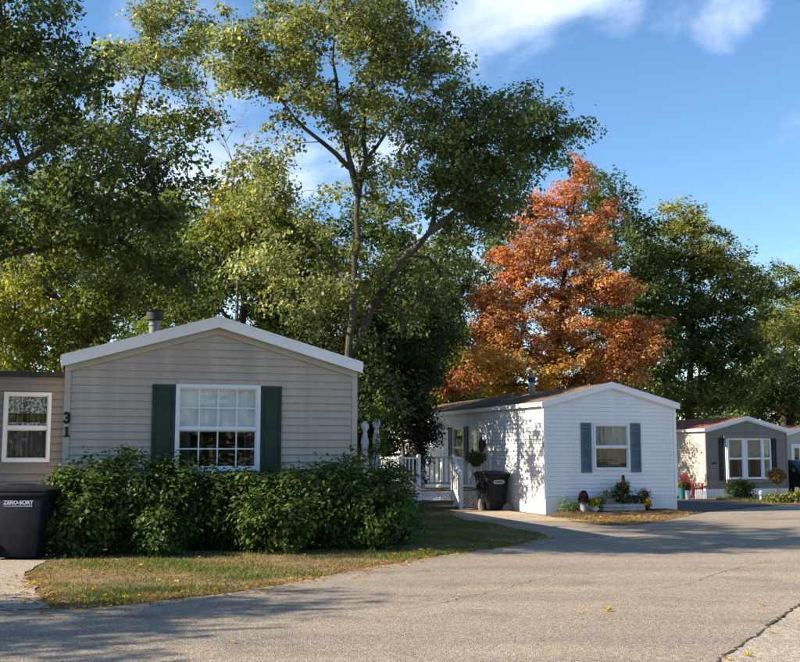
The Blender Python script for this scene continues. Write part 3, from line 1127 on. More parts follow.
st0, st1 = -2.2, -1.2      # stair opening along the front
post(X0, 0.0, 0, DZ + 0.92)
post(X0, DD, 0, DZ + 0.92)
post(st0, 0.0, 0, DZ + 0.92)
post(st1, 0.0, 0, DZ + 0.92)
post(X1 - 0.04, 0.0, 0, DZ + 0.92)
post(X1 - 0.04, DD, 0, DZ + 0.92)
post((X0 + X1) / 2, DD, 0, DZ + 0.92)
railing(X0, DD, (X0 + X1) / 2, DD, 9)
railing((X0 + X1) / 2, DD, X1, DD, 9)
railing(X0, 0, X0, DD, 14)
railing(X0, 0, st0, 0, 5)
railing(st1, 0, X1 - 0.04, 0, 6)
lattice(st0 + 0.05, st1 - 0.05, -0.03, 0.26, DZ - 0.05)
lattice(st1 + 0.05, X1 - 0.06, -0.03, 0.04, DZ - 0.05)
lattice(X0 + 0.05, st0 - 0.05, -0.03, 0.04, DZ - 0.05)
for i, (zz, yy) in enumerate(((0.19, -0.28), (0.05, -0.55))):
    MB().box(st0 + 0.02, st1 - 0.06, yy, yy + 0.29, zz, zz + 0.04).build('step', 'wood_weathered', PD)
    MB().box(st0 + 0.06, st1 - 0.08, yy + 0.03, yy + 0.05, 0.0, zz - 0.001).build('riser', 'wood_weathered', PD)
for xx in (st1,):
    MB().bar((xx, -0.05, DZ + 0.90), (xx, -0.60, 0.98), 0.09, 0.05).build('stair_rail', 'wood_white', PD)
    MB().bar((xx, -0.05, DZ + 0.12), (xx, -0.60, 0.16), 0.05, 0.09).build('stair_rail', 'wood_white', PD)
    MB().box(xx - 0.05, xx + 0.05, -0.67, -0.58, 0, 0.98).build('post', 'wood_white', PD)
    for k in range(4):
        yy = -0.05 - 0.53 * (k + 0.6) / 5.2
        zt = DZ + 0.90 + (0.98 - DZ - 0.90) * (-yy - 0.05) / 0.55
        zb = DZ + 0.12 + (0.16 - DZ - 0.12) * (-yy - 0.05) / 0.55
        MB().box(xx - 0.018, xx + 0.018, yy - 0.018, yy + 0.018, zb, zt).build('baluster', 'wood_white', PD)

# ------------------------------------------------------------------ house 3 (front coloured darker for its shade, bay window)
c3 = gp(707.5, 497.5)
F3 = Frame(c3, TH)
W3 = F3.front(787.5, 470)[0]
L3 = 12.0
HE3 = F3.front(708, 430.5)[1]
HR3 = F3.front(750, 419.0)[1]
H3 = thing('mobile_home', 'small mobile home with shade-darkened brown-grey front, bay window, black shutters and reddish roof', 'house', F3.loc(), F3.th)
d0, e1 = F3.front(725.0, 438)
d1 = F3.front(741.2, 438)[0]
d2 = F3.front(743.4, 438)[0]
d3 = F3.front(760.0, 438)[0]
e0 = F3.front(742, 479)[1]
es = F3.front(742, 458.5)[1]
d4 = F3.front(769.5, 438)[0]
op3 = [(d0 + 0.03, d3 - 0.03, e0 + 0.03, e1 - 0.03)]
SK3 = F3.front(708, 489)[1]
w3 = gable_wall(H3, 'wall', 'siding_brown_shaded', W3, SK3, HE3, HR3, op3)
siding(w3, 'siding_brown_shaded', W3, SK3, HE3, HR3, op3, 0.102, 0.016, joined=True, inset=0.06)
ws3 = gable_wall(H3, 'wall', 'siding_cream', L3, SK3, HE3, HE3, [], flat=True, loc=(0, L3, 0), rz=R(-90))  # same siding as the front, its sunlight put into a paler colour
siding(ws3, 'siding_cream', L3, SK3, HE3, HE3, [], 0.102, 0.016, flat=True, joined=True, inset=0.06)
MB().box(W3 - 0.1, W3, 0.101, L3, SK3, HE3).build('wall', 'siding_brown_shaded', H3)
MB().prism([(0, SK3), (W3, SK3), (W3, HE3), (W3 / 2, HR3), (0, HE3)], 'y', L3 + 0.001, L3 + 0.1).build('wall', 'siding_brown_shaded', H3)
MB().box(0.11, W3 - 0.11, 2.5, 2.58, SK3 + 0.05, HE3 - 0.1).build('partition', 'inside', H3)
MB().box(0.11, W3 - 0.11, 0.12, L3, SK3 + 0.0, SK3 + 0.05).build('floor_panel', 'inside', H3)
MB().box(-0.02, 0.05, -0.025, 0.05, SK3, HE3 + 0.02).build('corner_trim', 'siding_brown_shaded', H3)
MB().box(W3 - 0.05, W3 + 0.02, -0.025, 0.05, SK3, HE3 + 0.02).build('corner_trim', 'siding_brown_shaded', H3)
MB().box(-0.01, W3 + 0.01, -0.010, 0.03, -0.1, SK3 - 0.003).build('skirting', 'skirt_white', H3)
MB().box(0.0, 0.03, 0.031, L3, -0.1, SK3 - 0.003).build('skirting', 'skirt_white', H3)
MB().box(W3 - 0.03, W3, 0.031, L3, -0.1, SK3 - 0.003).build('skirting', 'skirt_white', H3)
roof(H3, W3, L3, HE3, HR3, 0.10, 0.10, 0.045, 'shingle_red', 'trim_white', 0.13, 'trim_white')
# the bay: two double-hung lights on a shallow box, one canted light on its right, curved little roof
BP = 0.13
bay = MB().box(d0 - 0.05, d3 + 0.06, -BP, -0.02, e0 - 0.16, e0 - 0.005).build('bay_base', 'siding_brown_shaded', H3)
MB().hexa([(d3 + 0.061, -BP, e0 - 0.16), (d4, -0.04, e0 - 0.16), (d4, -0.022, e0 - 0.16), (d3 + 0.061, -0.022, e0 - 0.16),
           (d3 + 0.061, -BP, e0 - 0.005), (d4, -0.04, e0 - 0.005), (d4, -0.022, e0 - 0.005), (d3 + 0.061, -0.022, e0 - 0.005)]).build('bay_end', 'siding_brown_shaded', bay)
MB().prism([(d0 - 0.16, e1 + 0.003)] + [(d0 - 0.16 + (d4 + 0.14 - d0 + 0.16) * i / 10, e1 + 0.02 + 0.17 * math.sin(math.pi * (0.12 + 0.76 * i / 10)))
                                     for i in range(11)] + [(d4 + 0.14, e1 + 0.003)], 'y', -BP - 0.06, -0.022).build('bay_roof', 'siding_brown_shaded', H3)
MB().box(d0 - 0.05, d0 + 0.002, -BP, -0.02, e0 - 0.004, e1).build('bay_post', 'vinyl_white', H3)
for xa, xb in ((d0 + 0.003, d1), (d2, d3)):
    window(H3, xa, xb, e0, e1, es, (0, -BP, 0), 0, fw=0.06, out=0.02,
           curtains=(('curtain', 'sheer_blue', 0, 1, 0.48, 1.0, 0.10), ('curtain', 'sheer_grey', 0, 0.3, 0.0, 0.48, 0.10), ('curtain', 'sheer_grey', 0.7, 1, 0.0, 0.48, 0.10)))
MB().box(d1 + 0.001, d2 - 0.001, -BP - 0.01, -0.02, e0, e1).build('bay_post', 'vinyl_white', H3)
ang = math.atan2(BP - 0.05, d4 - d3)
ln = math.hypot(BP - 0.05, d4 - d3 - 0.01)
cw = thing_w = window(H3, 0.0, ln, e0, e1, es, (d3 + 0.012, -BP, 0), ang, fw=0.05, out=0.01,
                      curtains=(('sun_catcher', 'print_pale', 0, 1, 0.0, 1.0, 0.06),))
s0, s1 = F3.front(718.5, 450)[0], F3.front(724.2, 450)[0]
shutter(H3, s0, s1 - 0.06, e0 - 0.05, e1 + 0.02, 'shutter_black', y=-0.018)
s0, s1 = F3.front(770.6, 450)[0], F3.front(775.8, 450)[0]
shutter(H3, s0, s1, e0 - 0.05, e1 + 0.02, 'shutter_black', y=-0.018)
nx, nz = F3.front(714, 463)
MB().box(nx - 0.10, nx + 0.10, -0.036, -0.0175, nz - 0.035, nz + 0.035).build('number_plate', 'cap_black', H3)

# ------------------------------------------------------------------ house 4, mostly out of the frame
F4 = Frame((0.352 * 52, 52.0, -0.3), TH)
H4 = thing('mobile_home', 'cream mobile home with white trim, mostly hidden behind the brown house and car', 'house', F4.loc(), F4.th)
W4, L4 = 4.6, 11.0
HE4 = 2.45
HR4 = 3.05
gx = F4.front(791, 460)[0]
wall4 = gable_wall(H4, 'wall', 'siding_cream', W4, 0.45, HE4, HR4, [])
siding(wall4, 'siding_cream', W4, 0.45, HE4, HR4, [], 0.102, 0.014, joined=True)
MB().box(0, 0.1, 0.101, L4, 0.45, HE4).build('wall', 'siding_cream', H4)
MB().box(W4 - 0.1, W4, 0.101, L4, 0.45, HE4).build('wall', 'siding_cream', H4)
MB().box(0, W4, -0.01, L4, -0.1, 0.447).build('skirting', 'skirt_white', H4)
roof(H4, W4, L4, HE4, HR4, 0.12, 0.1, 0.05, 'shingle_brown', 'trim_white', 0.16, 'trim_white')
dr = MB().box(gx, gx + 0.62, -0.05, -0.016, 0.5, 2.2).build('door', 'trim_white', H4)
MB().box(gx + 0.18, gx + 0.46, -0.056, -0.0505, 1.2, 2.0).build('pane', 'glass_dark', dr)
MB().box(gx + 0.05, gx + 0.08, -0.09, -0.0505, 1.15, 1.3).build('handle', 'cap_black', dr)


# ------------------------------------------------------------------ parked car at the right edge
def make_car(loc, rz):
    t = thing('parked_car', 'dark car parked nose out beside the brown mobile home', 'car', loc, rz)
    # car points to -y; profile in (y, z)
    prof = [(-2.15, 0.35), (-2.22, 0.62), (-2.10, 0.86), (-1.15, 0.98), (0.9, 1.0), (2.05, 0.98), (2.2, 0.7), (2.15, 0.35)]
    mb = MB()
    hw = [0.80, 0.86, 0.84, 0.86, 0.88, 0.86, 0.86, 0.80]
    n = len(prof)
    mb.v = [(-w, y, z) for (y, z), w in zip(prof, hw)] + [(w, y, z) for (y, z), w in zip(prof, hw)]
    mb.f = [tuple(range(n)), tuple(range(2 * n - 1, n - 1, -1))] + [(i, n + i, n + (i + 1) % n, (i + 1) % n) for i in range(n)]
    body = mb.build('body', 'car_paint', t, bevel=0.06, smooth=True)
    c = MB()
    pr = [(-1.10, 0.97, 0.80), (-0.35, 1.46, 0.60), (0.9, 1.48, 0.60), (1.75, 0.97, 0.80)]
    c.v = [(-w, y, z) for y, z, w in pr] + [(w, y, z) for y, z, w in pr]
    c.f = [(0, 1, 2, 3), (7, 6, 5, 4), (0, 4, 5, 1), (1, 5, 6, 2), (2, 6, 7, 3), (3, 7, 4, 0)]
    c.build('cabin', 'car_paint', t, bevel=0.04, smooth=True)
    MB().hexa([(-0.68, -1.05, 1.03), (0.68, -1.05, 1.03), (0.68, -1.03, 1.02), (-0.68, -1.03, 1.02), (-0.55, -0.43, 1.435), (0.55, -0.43, 1.435),
               (0.55, -0.40, 1.43), (-0.55, -0.40, 1.43)]).build('windscreen', 'lamp_glass', t)
    for s in (-1, 1):
        MB().hexa([(s * .812, -0.75, 1.04), (s * .812, 1.25, 1.04), (s * .79, 1.25, 1.04), (s * .79, -0.75, 1.04), (s * .645, -0.25, 1.40),
                   (s * .645, 0.85, 1.40), (s * .62, 0.85, 1.40), (s * .62, -0.25, 1.40)]).build('side_window', 'glass_dark', t)
        MB().lathe([(0.02, -0.03), (0.10, -0.02), (0.10, 0.02), (0.02, 0.04)], 12).build('headlight', 'lamp_glass', t, (s * 0.6, -2.16, 0.72))
        t.children[-1].rotation_euler = (R(90), 0, 0)
        MB().box(s * 0.95 - 0.07, s * 0.95 + 0.07, -0.85, -0.70, 0.98, 1.12).build('mirror', 'car_paint', t, bevel=0.02)
        for yy in (-1.35, 1.35):
            w = MB().lathe([(0.20, -0.11), (0.31, -0.10), (0.32, 0.0), (0.31, 0.10), (0.20, 0.11)], 20).build('wheel', 'rubber', t, (s * 0.78, yy, 0.32), smooth=True)
            w.rotation_euler = (0, R(90), 0)
            MB().lathe([(0.05, -0.118), (0.20, -0.112), (0.20, 0.112), (0.05, 0.118)], 14).build('rim', 'hub_grey', w, smooth=True)
    MB().box(-0.42, 0.42, -2.235, -2.20, 0.50, 0.64).build('grille', 'cap_black', t)
    MB().box(-0.80, 0.80, -2.29, -2.18, 0.32, 0.46).build('bumper', 'car_paint', t, bevel=0.03)
    return t


cp = gp(806, 497)
make_car((cp.x + 0.55, cp.y + 2.4, cp.z), TH + R(6))


# ------------------------------------------------------------------ wheeled carts
def cart(label, m, loc, rz, w, dpt, h, deco):
    t = thing('wheeled_cart', label, 'trash cart', loc, rz)
    bw, bd = w * 0.40, dpt * 0.38
    tw, td = w / 2, dpt / 2
    mb = MB().hexa([(-bw, -bd, 0.03), (bw, -bd, 0.03), (bw, bd, 0.03), (-bw, bd, 0.03), (-tw, -td, h * 0.86), (tw, -td, h * 0.86),
                    (tw, td, h * 0.86), (-tw, td, h * 0.86)])
    body = mb.build('body', m, t, bevel=0.035, smooth=True)
    MB().box(-tw - 0.025, tw + 0.025, -td - 0.03, td + 0.02, h * 0.84, h * 0.895).build('rim', m, t, bevel=0.012, smooth=True)
    lid = MB().prism([(-td - 0.06, h * 0.897), (td + 0.03, h * 0.897), (td + 0.03, h * 0.94), (td * 0.5, h * 0.985), (-td * 0.3, h * 0.985),
                      (-td - 0.06, h * 0.925)], 'x', -tw - 0.035, tw + 0.035).build('lid', m, t, bevel=0.016, smooth=True)
    for xx in (-0.14, 0.0, 0.14):
        MB().box(xx - 0.02, xx + 0.02, -td * 0.25, td * 0.45, h * 0.982, h * 0.996).build('rib', m, lid)
    hd = MB().tube([(-tw * 0.8, td + 0.10, h * 0.88), (tw * 0.8, td + 0.10, h * 0.88)], 0.016, 10).build('handle', m, t)
    for s in (-1, 1):
        MB().box(s * tw * 0.8 - 0.018, s * tw * 0.8 + 0.018, td - 0.01, td + 0.11, h * 0.86, h * 0.895).build('handle_arm', m, hd)
        wh = MB().lathe([(0.06, -0.03), (0.135, -0.028), (0.15, -0.015), (0.15, 0.015), (0.135, 0.028), (0.06, 0.03)], 24).build(
            'wheel', 'rubber', t, (s * (tw - 0.03), td * 0.86, 0.15), smooth=True)
        wh.rotation_euler = (0, R(90), 0)
        MB().lathe([(0.012, -0.036), (0.055, -0.030), (0.055, 0.030), (0.012, 0.036)], 14).build('hub', 'hub_grey' if deco == 'text' else 'rubber', wh)
    MB().tube([(-tw + 0.01, td * 0.86, 0.15), (tw - 0.01, td * 0.86, 0.15)], 0.012, 8).build('axle', 'cap_black', t)
    # faint moulded panel on the sides
    tilt = math.atan2(tw - bw, h * 0.83)
    if deco == 'text':
        zc = h * 0.735
        me = text_mesh('ZERO-SORT', 0.082, 0.002, 0.0035)
        xs = -(bw + (tw - bw) * (zc - 0.03) / (h * 0.83))
        o = link('lettering', me, 'print_white', body, (xs - 0.006, -0.06, zc))
        o.rotation_euler = (R(90) - 0, 0, R(-90))
        o.rotation_euler = Matrix.Rotation(R(-90), 3, 'Z').to_4x4().to_euler()
        o.rotation_euler = (Matrix.Rotation(R(-90), 3, 'Z') @ Matrix.Rotation(R(90) - tilt, 3, 'X')).to_euler()
        me2 = text_mesh('RECYCLING', 0.034, 0.002, 0.001)
        # small second line, only legible as a fine row
        mb2 = MB()
        rnd = random.Random(4)
        y = 0.155
        while y > -0.265:
            w_ = rnd.uniform(0.010, 0.022)
            zz = zc - 0.035
            xx = -(bw + (tw - bw) * (zz - 0.03) / (h * 0.83)) - 0.004
            mb2.box(xx, xx + 0.004, y - w_, y, zz, zz + 0.020)
            y -= w_ + 0.007
        mb2.build('lettering', 'print_white', body)
        MB().bar((-(bw + 0.002) - (tw - bw) * 0.1, td * 0.55, h * 0.12), (-(bw + 0.004) - (tw - bw) * 0.62, td * 0.62, h * 0.55), 0.012, 0.012).build('moulded_rib', m, body)
    else:
        zc = h * 0.72
        ys = -(bd + (td - bd) * (zc - 0.03) / (h * 0.83))
        lb = MB()
        pts = []
        for k in range(20):
            a = 2 * math.pi * k / 20
            pts.append((0.18 * math.copysign(abs(math.cos(a)) ** 0.6, math.cos(a)), 0.055 * math.copysign(abs(math.sin(a)) ** 0.8, math.sin(a))))
        lb.prism(pts, 'y', -0.003, 0.003)
        o = lb.build('label_plate', 'print_white', body, (0, ys - 0.012, zc))
        o.rotation_euler = (math.atan2(td - bd, h * 0.83), 0, 0)
        q = MB()
        for i in range(7):
            q.box(-0.11 + i * 0.032, -0.11 + i * 0.032 + 0.022, -0.006, -0.0035, -0.018, 0.018)
        l2 = q.build('label_print', 'cart_slate', o)
        l2.parent = body
        l2.location = o.location
        l2.rotation_euler = o.rotation_euler
    return t


c = gp(46, 560)
cart('navy wheeled trash cart with white lettering at the left end of the hedge', 'cart_navy', (c.x - 0.47, c.y + 0.30, 0), R(88), 0.70, 0.86, 1.10, 'text')
c = gp(492, 510.5)
cart('slate black wheeled trash cart with white oval label in front of the porch', 'cart_slate', (c.x + 0.02, c.y + 0.25, 0), R(28), 0.66, 0.72, 1.05, 'label')


# ------------------------------------------------------------------ vegetation helpers
def np_mesh(name, V, F, C=None, smooth=False):
    """V (n,3), F (m,3 or m,4) arrays, C (n,3) colours"""
    me = bpy.data.meshes.new(name)
    nv, nf, k = len(V), len(F), F.shape[1]
    me.vertices.add(nv)
    me.vertices.foreach_set('co', np.asarray(V, dtype=np.float32).ravel())
    me.loops.add(nf * k)
    me.loops.foreach_set('vertex_index', np.asarray(F, dtype=np.int32).ravel())
    me.polygons.add(nf)
    me.polygons.foreach_set('loop_start', np.arange(0, nf * k, k, dtype=np.int32))
    me.polygons.foreach_set('loop_total', np.full(nf, k, dtype=np.int32))
    if smooth:
        me.polygons.foreach_set('use_smooth', np.ones(nf, dtype=bool))
    me.update(calc_edges=True)
    if C is not None:
        at_ = me.color_attributes.new('Col', 'FLOAT_COLOR', 'POINT')
        c4 = np.ones((nv, 4), dtype=np.float32)
        c4[:, :3] = C
        at_.data.foreach_set('color', c4.ravel())
    return me


def unit(a):
    return a / np.maximum(np.linalg.norm(a, axis=1, keepdims=True), 1e-6)


def leaves(P, size, col, rng, out=None, up=0.6, droop=0.35, width=0.72, fold=0.22):
    """folded pointed leaves at points P; size array, col (n,3), out = outward direction"""
    n = len(P)
    nrm = rng.normal(size=(n, 3)) * 0.75
    nrm[:, 2] += up * 2
    if out is not None:
        nrm += out * 0.9
    nrm = unit(nrm)
    ax = rng.normal(size=(n, 3))
    if out is not None:
        ax += out * 0.8
    ax[:, 2] -= droop * 2
    ax = unit(ax - nrm * (ax * nrm).sum(1, keepdims=True))
    sd = np.cross(nrm, ax)
    s = size[:, None]
    w = width * s * 0.5
    v0 = P - ax * s * 0.5
    v1 = P + sd * w + nrm * fold * w - ax * s * 0.06
    v2 = P + ax * s * 0.5 - nrm * 0.10 * s
    v3 = P - sd * w + nrm * fold * w - ax * s * 0.06
    V = np.stack([v0, v1, v2, v3], 1).reshape(-1, 3)
    i = np.arange(n)[:, None] * 4
    F = np.concatenate([i + np.array([[0, 1, 2]]), i + np.array([[0, 2, 3]])], 1).reshape(-1, 3)
    C = np.repeat(col, 4, axis=0)
    return V, F, C


def pick_cols(n, pal, rng, jit=0.16):
    cs = np.array([p[:3] for p in pal], float)
    ws = np.array([p[3] for p in pal], float)
    k = rng.choice(len(pal), n, p=ws / ws.sum())
    return cs[k] * (1 + rng.normal(size=(n, 1)) * jit).clip(0.5, 1.6)


def sample_blob(c, r, n, rng, shell=0.45):
    d = unit(rng.normal(size=(n, 3)))
    t = rng.random((n, 1)) ** shell
    t = np.where(t > 1, 1, t)
    return np.array(c) + d * t * np.array(r)


def branch_mesh(segs):
    """segs: (p, q, rp, rq) -> one mesh of tapered tubes"""
    V, F = [], []
    for p, q, rp, rq in segs:
        k = 9 if rp > 0.09 else (6 if rp > 0.03 else 3)
        d = q - p
        L = np.linalg.norm(d)
        if L < 1e-5:
            continue
        d = d / L
        u = np.array([1.0, 0, 0]) if abs(d[0]) < 0.8 else np.array([0, 1.0, 0])
        s = np.cross(d, u)
        s /= np.linalg.norm(s)
        t = np.cross(d, s)
        b = len(V)
        q2 = q + d * rq * 0.6
        for (c, r) in ((p, rp), (q2, rq)):
            for i in range(k):
                a = 2 * math.pi * i / k
                V.append(c + s * math.cos(a) * r + t * math.sin(a) * r)
        for i in range(k):
            j = (i + 1) % k
            F.append((b + i, b + j, b + k + j, b + k + i))
    return np_mesh('trunk', np.array(V), np.array(F), smooth=True)


def tree(name, label, base, limbs, blobs, pal, seed, leaf=0.15, per=70, spread=0.45, clump_d=0.55, flat=0.6, bark='bark', group=None,
         tip_r=0.008, shell=0.45, mat_='leaf', out_w=0.9, gap=-0.06, up=0.6, droop=0.35, cat='tree', rmul=1.0, stray=0.015, fine=0.72, more=1.85):
    """limbs: list of [(x,y,z,r),...] world polylines; blobs: (center, radii, clumps[, palette])"""
    rng = np.random.default_rng(seed)
    base = np.array(base, float)
    t = thing(name, label, cat, tuple(base), 0, group)
    nodes, par, rad = [], [], []
    trunk_n = 0
    for li, lb in enumerate(limbs):
        prev = -1
        start = np.array(lb[0][:3])
        if li > 0:
            dd_ = [np.linalg.norm(np.array(nn_) - start) for nn_ in nodes]
            prev = int(np.argmin(dd_))
        pts = []
        for a_, b_ in zip(lb[:-1], lb[1:]):
            a_, b_ = np.array(a_), np.array(b_)
            L = np.linalg.norm(b_[:3] - a_[:3])
            n = max(2, int(L / 0.45))
            for i in range(n):
                p = a_ + (b_ - a_) * i / n
                j = rng.normal(size=3) * 0.035 * (1 if (i or pts) else 0)
                pts.append((p[:3] + j, p[3]))
        pts.append((np.array(lb[-1][:3]), lb[-1][3]))
        for p, r in pts:
            nodes.append(p)
            par.append(prev)
            rad.append(r)
            prev = len(nodes) - 1
    trunk_n = len(nodes)
    # clump points
    P, PAL, CEN, BR = [], [], [], []
    for bl in blobs:
        c, r, n = bl[0], bl[1], bl[2]
        pl = bl[3] if len(bl) > 3 else pal
        q = sample_blob(c, r, n * 3, rng, shell)
        keep = []
        for x in q:
            if mnoise.noise(Vector(x) * 0.62 + Vector((seed * 3.1, 0, 0))) < gap:
                continue
            if all(np.dot(x - y, x - y) > clump_d ** 2 for y in keep):
                keep.append(x)
            if len(keep) >= n:
                break
        for x in keep:
            P.append(x)
            PAL.append(pl)
            CEN.append(np.array(c))
            BR.append(max(r))
    P = np.array(P)
    src = np.array(nodes)
    dist = np.array([np.min(np.linalg.norm(src - p, axis=1)) for p in P])
    order = np.argsort(dist)
    N = np.zeros((trunk_n + len(P) * 4, 3))
    N[:trunk_n] = src
    depth = np.zeros(len(N))
    cnt = trunk_n
    tips = {}
    for i in order:
        p = P[i]
        cand = N[:cnt]
        dv = p - cand
        dl = np.linalg.norm(dv, axis=1)
        # prefer to come from below / inside
        pen = dl * (1 + 0.45 * (dv[:, 2] < -0.15 * dl)) + depth[:cnt] * 0.10
        low = cand[:, 2] < base[2] + 0.25 * (p[2] - base[2])
        pen = pen + low * 3.0
        k = int(np.argmin(pen))
        L = dl[k]
        m = 3 if L > 1.2 else (2 if L > 0.5 else 1)
        prev = k
        for s in range(1, m + 1):
            f = s / m
            q = N[k] + (p - N[k]) * f
            if s < m:
                q = q + rng.normal(size=3) * 0.06 * L + np.array([0, 0, 0.10 * L * math.sin(math.pi * f)])
            N[cnt] = q
            depth[cnt] = depth[prev] + L / m
            par.append(prev)
            rad.append(0.0)
            prev = cnt
            cnt += 1
        tips[i] = prev
    load = np.zeros(cnt)
    for i in tips.values():
        load[i] += 1
    for k in range(cnt - 1, -1, -1):
        if par[k] >= 0:
            load[par[k]] += load[k]
    r = np.array(rad) + 0.0
    auto = tip_r * np.maximum(load, 0.6) ** 0.52 * rmul
    for k in range(cnt):
        if k >= trunk_n:
            r[k] = auto[k]
    segs = []
    for k in range(cnt):
        if par[k] >= 0:
            rp = r[par[k]]
            if k >= trunk_n:
                rp = min(rp, r[k] * 1.5)
            elif par[k] < trunk_n and abs(par[k] - k) > 1:
                rp = min(rp, r[k] * 1.3)
            segs.append((N[par[k]] - base, N[k] - base, rp, r[k]))
    for i in range(len(P)):      # fine twigs inside every spray
        k0 = N[tips[i]]
        for _ in range(4):
            e_ = unit(rng.normal(size=(1, 3)))[0] * spread * rng.uniform(0.7, 1.5) * np.array([1, 1, flat])
            segs.append((k0 - base, k0 + e_ - base, tip_r * 0.7, tip_r * 0.3))
    me = branch_mesh(segs)
    link('trunk', me, bark, t)
    # leaves
    LP, LC, LO = [], [], []
    for i in range(len(P)):
        big = rng.uniform(0.6, 1.35)
        n = int(per * big ** 1.6 * 0.9 * more)
        off = unit(rng.normal(size=(n, 3))) * rng.random((n, 1)) ** 0.45 * spread * 1.75 * big * np.array([1, 1, flat])
        tl = rng.normal(size=2) * 0.35
        off[:, 2] += off[:, 0] * tl[0] + off[:, 1] * tl[1]
        # a few leaves strung along the twig
        q = P[i] + off
        back = rng.random((n, 1)) < 0.22
        kp = N[par[tips[i]]]
        q = np.where(back, kp + (P[i] - kp) * rng.random((n, 1)) + off * 0.45, q)
        st = rng.random(n) < stray
        q[st] += rng.normal(size=(st.sum(), 3)) * spread * 0.9
        LP.append(q)
        shade = 1 + rng.normal() * 0.2
        LC.append(pick_cols(n, PAL[i], rng) * shade)
        o_ = unit(unit((P[i] - CEN[i])[None, :] + 1e-3) * 0.9 + unit(off + 1e-3) * 0.7 + rng.normal(size=3) * 0.6)
        LO.append(o_)
    LP, LC, LO = np.concatenate(LP), np.concatenate(LC), np.concatenate(LO)
    sz = leaf * fine * np.exp(rng.normal(size=len(LP)) * 0.28)
    V, F, C = leaves(LP - base, sz, LC.clip(0.004, 0.9), rng, LO * out_w, up, droop)
    link('crown', np_mesh('crown', V, F, C), mat_, t)
    return t


def B(px, py, Y, rx, ry, rd, n, pal=None):
    """blob from a place in the picture and a depth; rd = depth radius in metres"""
    c = at(px, py, Y)
    k = Y / FPX
    b = (np.array(c), np.array([rx * k, rd, ry * k]), n)
    return b + (pal,) if pal else b


def LB(Y, *pts):
    """limb polyline: (px, py, r[, dY])"""
    out = []
    for p in pts:
        q = at(p[0], p[1], Y + (p[3] if len(p) > 3 else 0.0))
        out.append((q.x, q.y, q.z, p[2]))
    return out


GREEN = [(0.090, 0.124, 0.030, 4), (0.126, 0.165, 0.036, 3), (0.186, 0.212, 0.047, 2), (0.300, 0.271, 0.058, 0.5)]
GREEN_SILVER = [(0.132, 0.171, 0.056, 4), (0.198, 0.224, 0.074, 3), (0.300, 0.295, 0.106, 2), (0.432, 0.389, 0.146, 0.9)]
GREEN_YELLOW = [(0.132, 0.165, 0.036, 4), (0.204, 0.218, 0.045, 3), (0.324, 0.289, 0.056, 1.5), (0.456, 0.319, 0.050, 0.35)]
GREEN_DARK = [(0.052, 0.079, 0.023, 4), (0.078, 0.110, 0.028, 3), (0.131, 0.154, 0.040, 1.2), (0.209, 0.197, 0.049, 0.2)]
ORANGE = [(0.461, 0.215, 0.084, 4), (0.358, 0.150, 0.065, 3), (0.538, 0.305, 0.118, 3), (0.282, 0.137, 0.062, 1.5), (0.614, 0.403, 0.157, 1.2)]
ORANGE_TOP = [(0.448, 0.189, 0.084, 4), (0.371, 0.143, 0.069, 3), (0.538, 0.280, 0.112, 2.4)]
ORANGE_LOW = [(0.512, 0.293, 0.084, 4), (0.435, 0.208, 0.073, 3), (0.576, 0.390, 0.095, 2), (0.230, 0.234, 0.050, 1.5)]
FAR_GREEN = [(0.075, 0.108, 0.036, 4), (0.105, 0.143, 0.042, 3), (0.165, 0.19, 0.052, 2), (0.25, 0.235, 0.06, 0.6)]
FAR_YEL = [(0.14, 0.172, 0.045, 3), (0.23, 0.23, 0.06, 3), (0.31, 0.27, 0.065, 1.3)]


DEEP_SHADE = [(0.030, 0.046, 0.015, 4), (0.046, 0.066, 0.02, 3), (0.09, 0.105, 0.03, .8)]  # leaf greens darkened to stand in for shade between the houses


def gz(x, y):
    return (x, y, zg(y))


# -- tall silver maple between the houses
Y = 27.0
b = at(352, 450, Y)
tree('maple_tree', 'tall silver maple with forked upright trunk and open pale green crown behind the taupe house', gz(b.x, Y),
     [[(b.x, Y, -0.1, 0.15)] + LB(Y, (352, 440, 0.12), (351, 370, 0.10), (352, 300, 0.09), (357, 240, 0.082), (358, 195, 0.075)),
      LB(Y, (358, 195, 0.10), (349, 165, 0.085), (341, 120, 0.06), (333, 60, 0.04), (336, 10, 0.02)),
      LB(Y, (349, 168, 0.07), (320, 142, 0.055, -0.4), (292, 118, 0.04, -0.8), (270, 85, 0.025, -1.0)),
      LB(Y, (358, 195, 0.09), (366, 160, 0.075), (364, 110, 0.05), (385, 60, 0.03), (400, 20, 0.02)),
      LB(Y, (366, 160, 0.05), (395, 120, 0.035, 0.6), (420, 75, 0.02, 0.9)),
      LB(Y, (353, 290, 0.06), (320, 250, 0.045, 0.8), (285, 215, 0.03, 1.2))],
     [B(330, 20, Y, 95, 55, 2.6, 70), B(265, 45, Y - .6, 55, 50, 1.8, 44), B(395, 35, Y + .4, 60, 50, 2.0, 46),
      B(300, 110, Y, 60, 45, 2.0, 30), B(385, 120, Y + .5, 55, 55, 2.0, 34), B(440, 75, Y + .5, 28, 26, 1.2, 13),
      B(285, 190, Y + .8, 60, 50, 1.8, 34), B(395, 195, Y + .5, 45, 40, 1.5, 20), B(330, 270, Y + 1, 60, 50, 1.8, 26),
      B(370, 60, Y, 40, 40, 2, 20), B(335, -60, Y, 90, 50, 2.4, 40), B(235, 75, Y - .5, 30, 40, 1.2, 14), B(268, 265, Y - 2.0, 36, 28, .9, 14), B(290, 310, Y - 1.8, 24, 24, .8, 9)],
     GREEN_SILVER, 11, leaf=0.13, per=110, spread=0.30, clump_d=0.58, up=0.3, gap=-0.09)

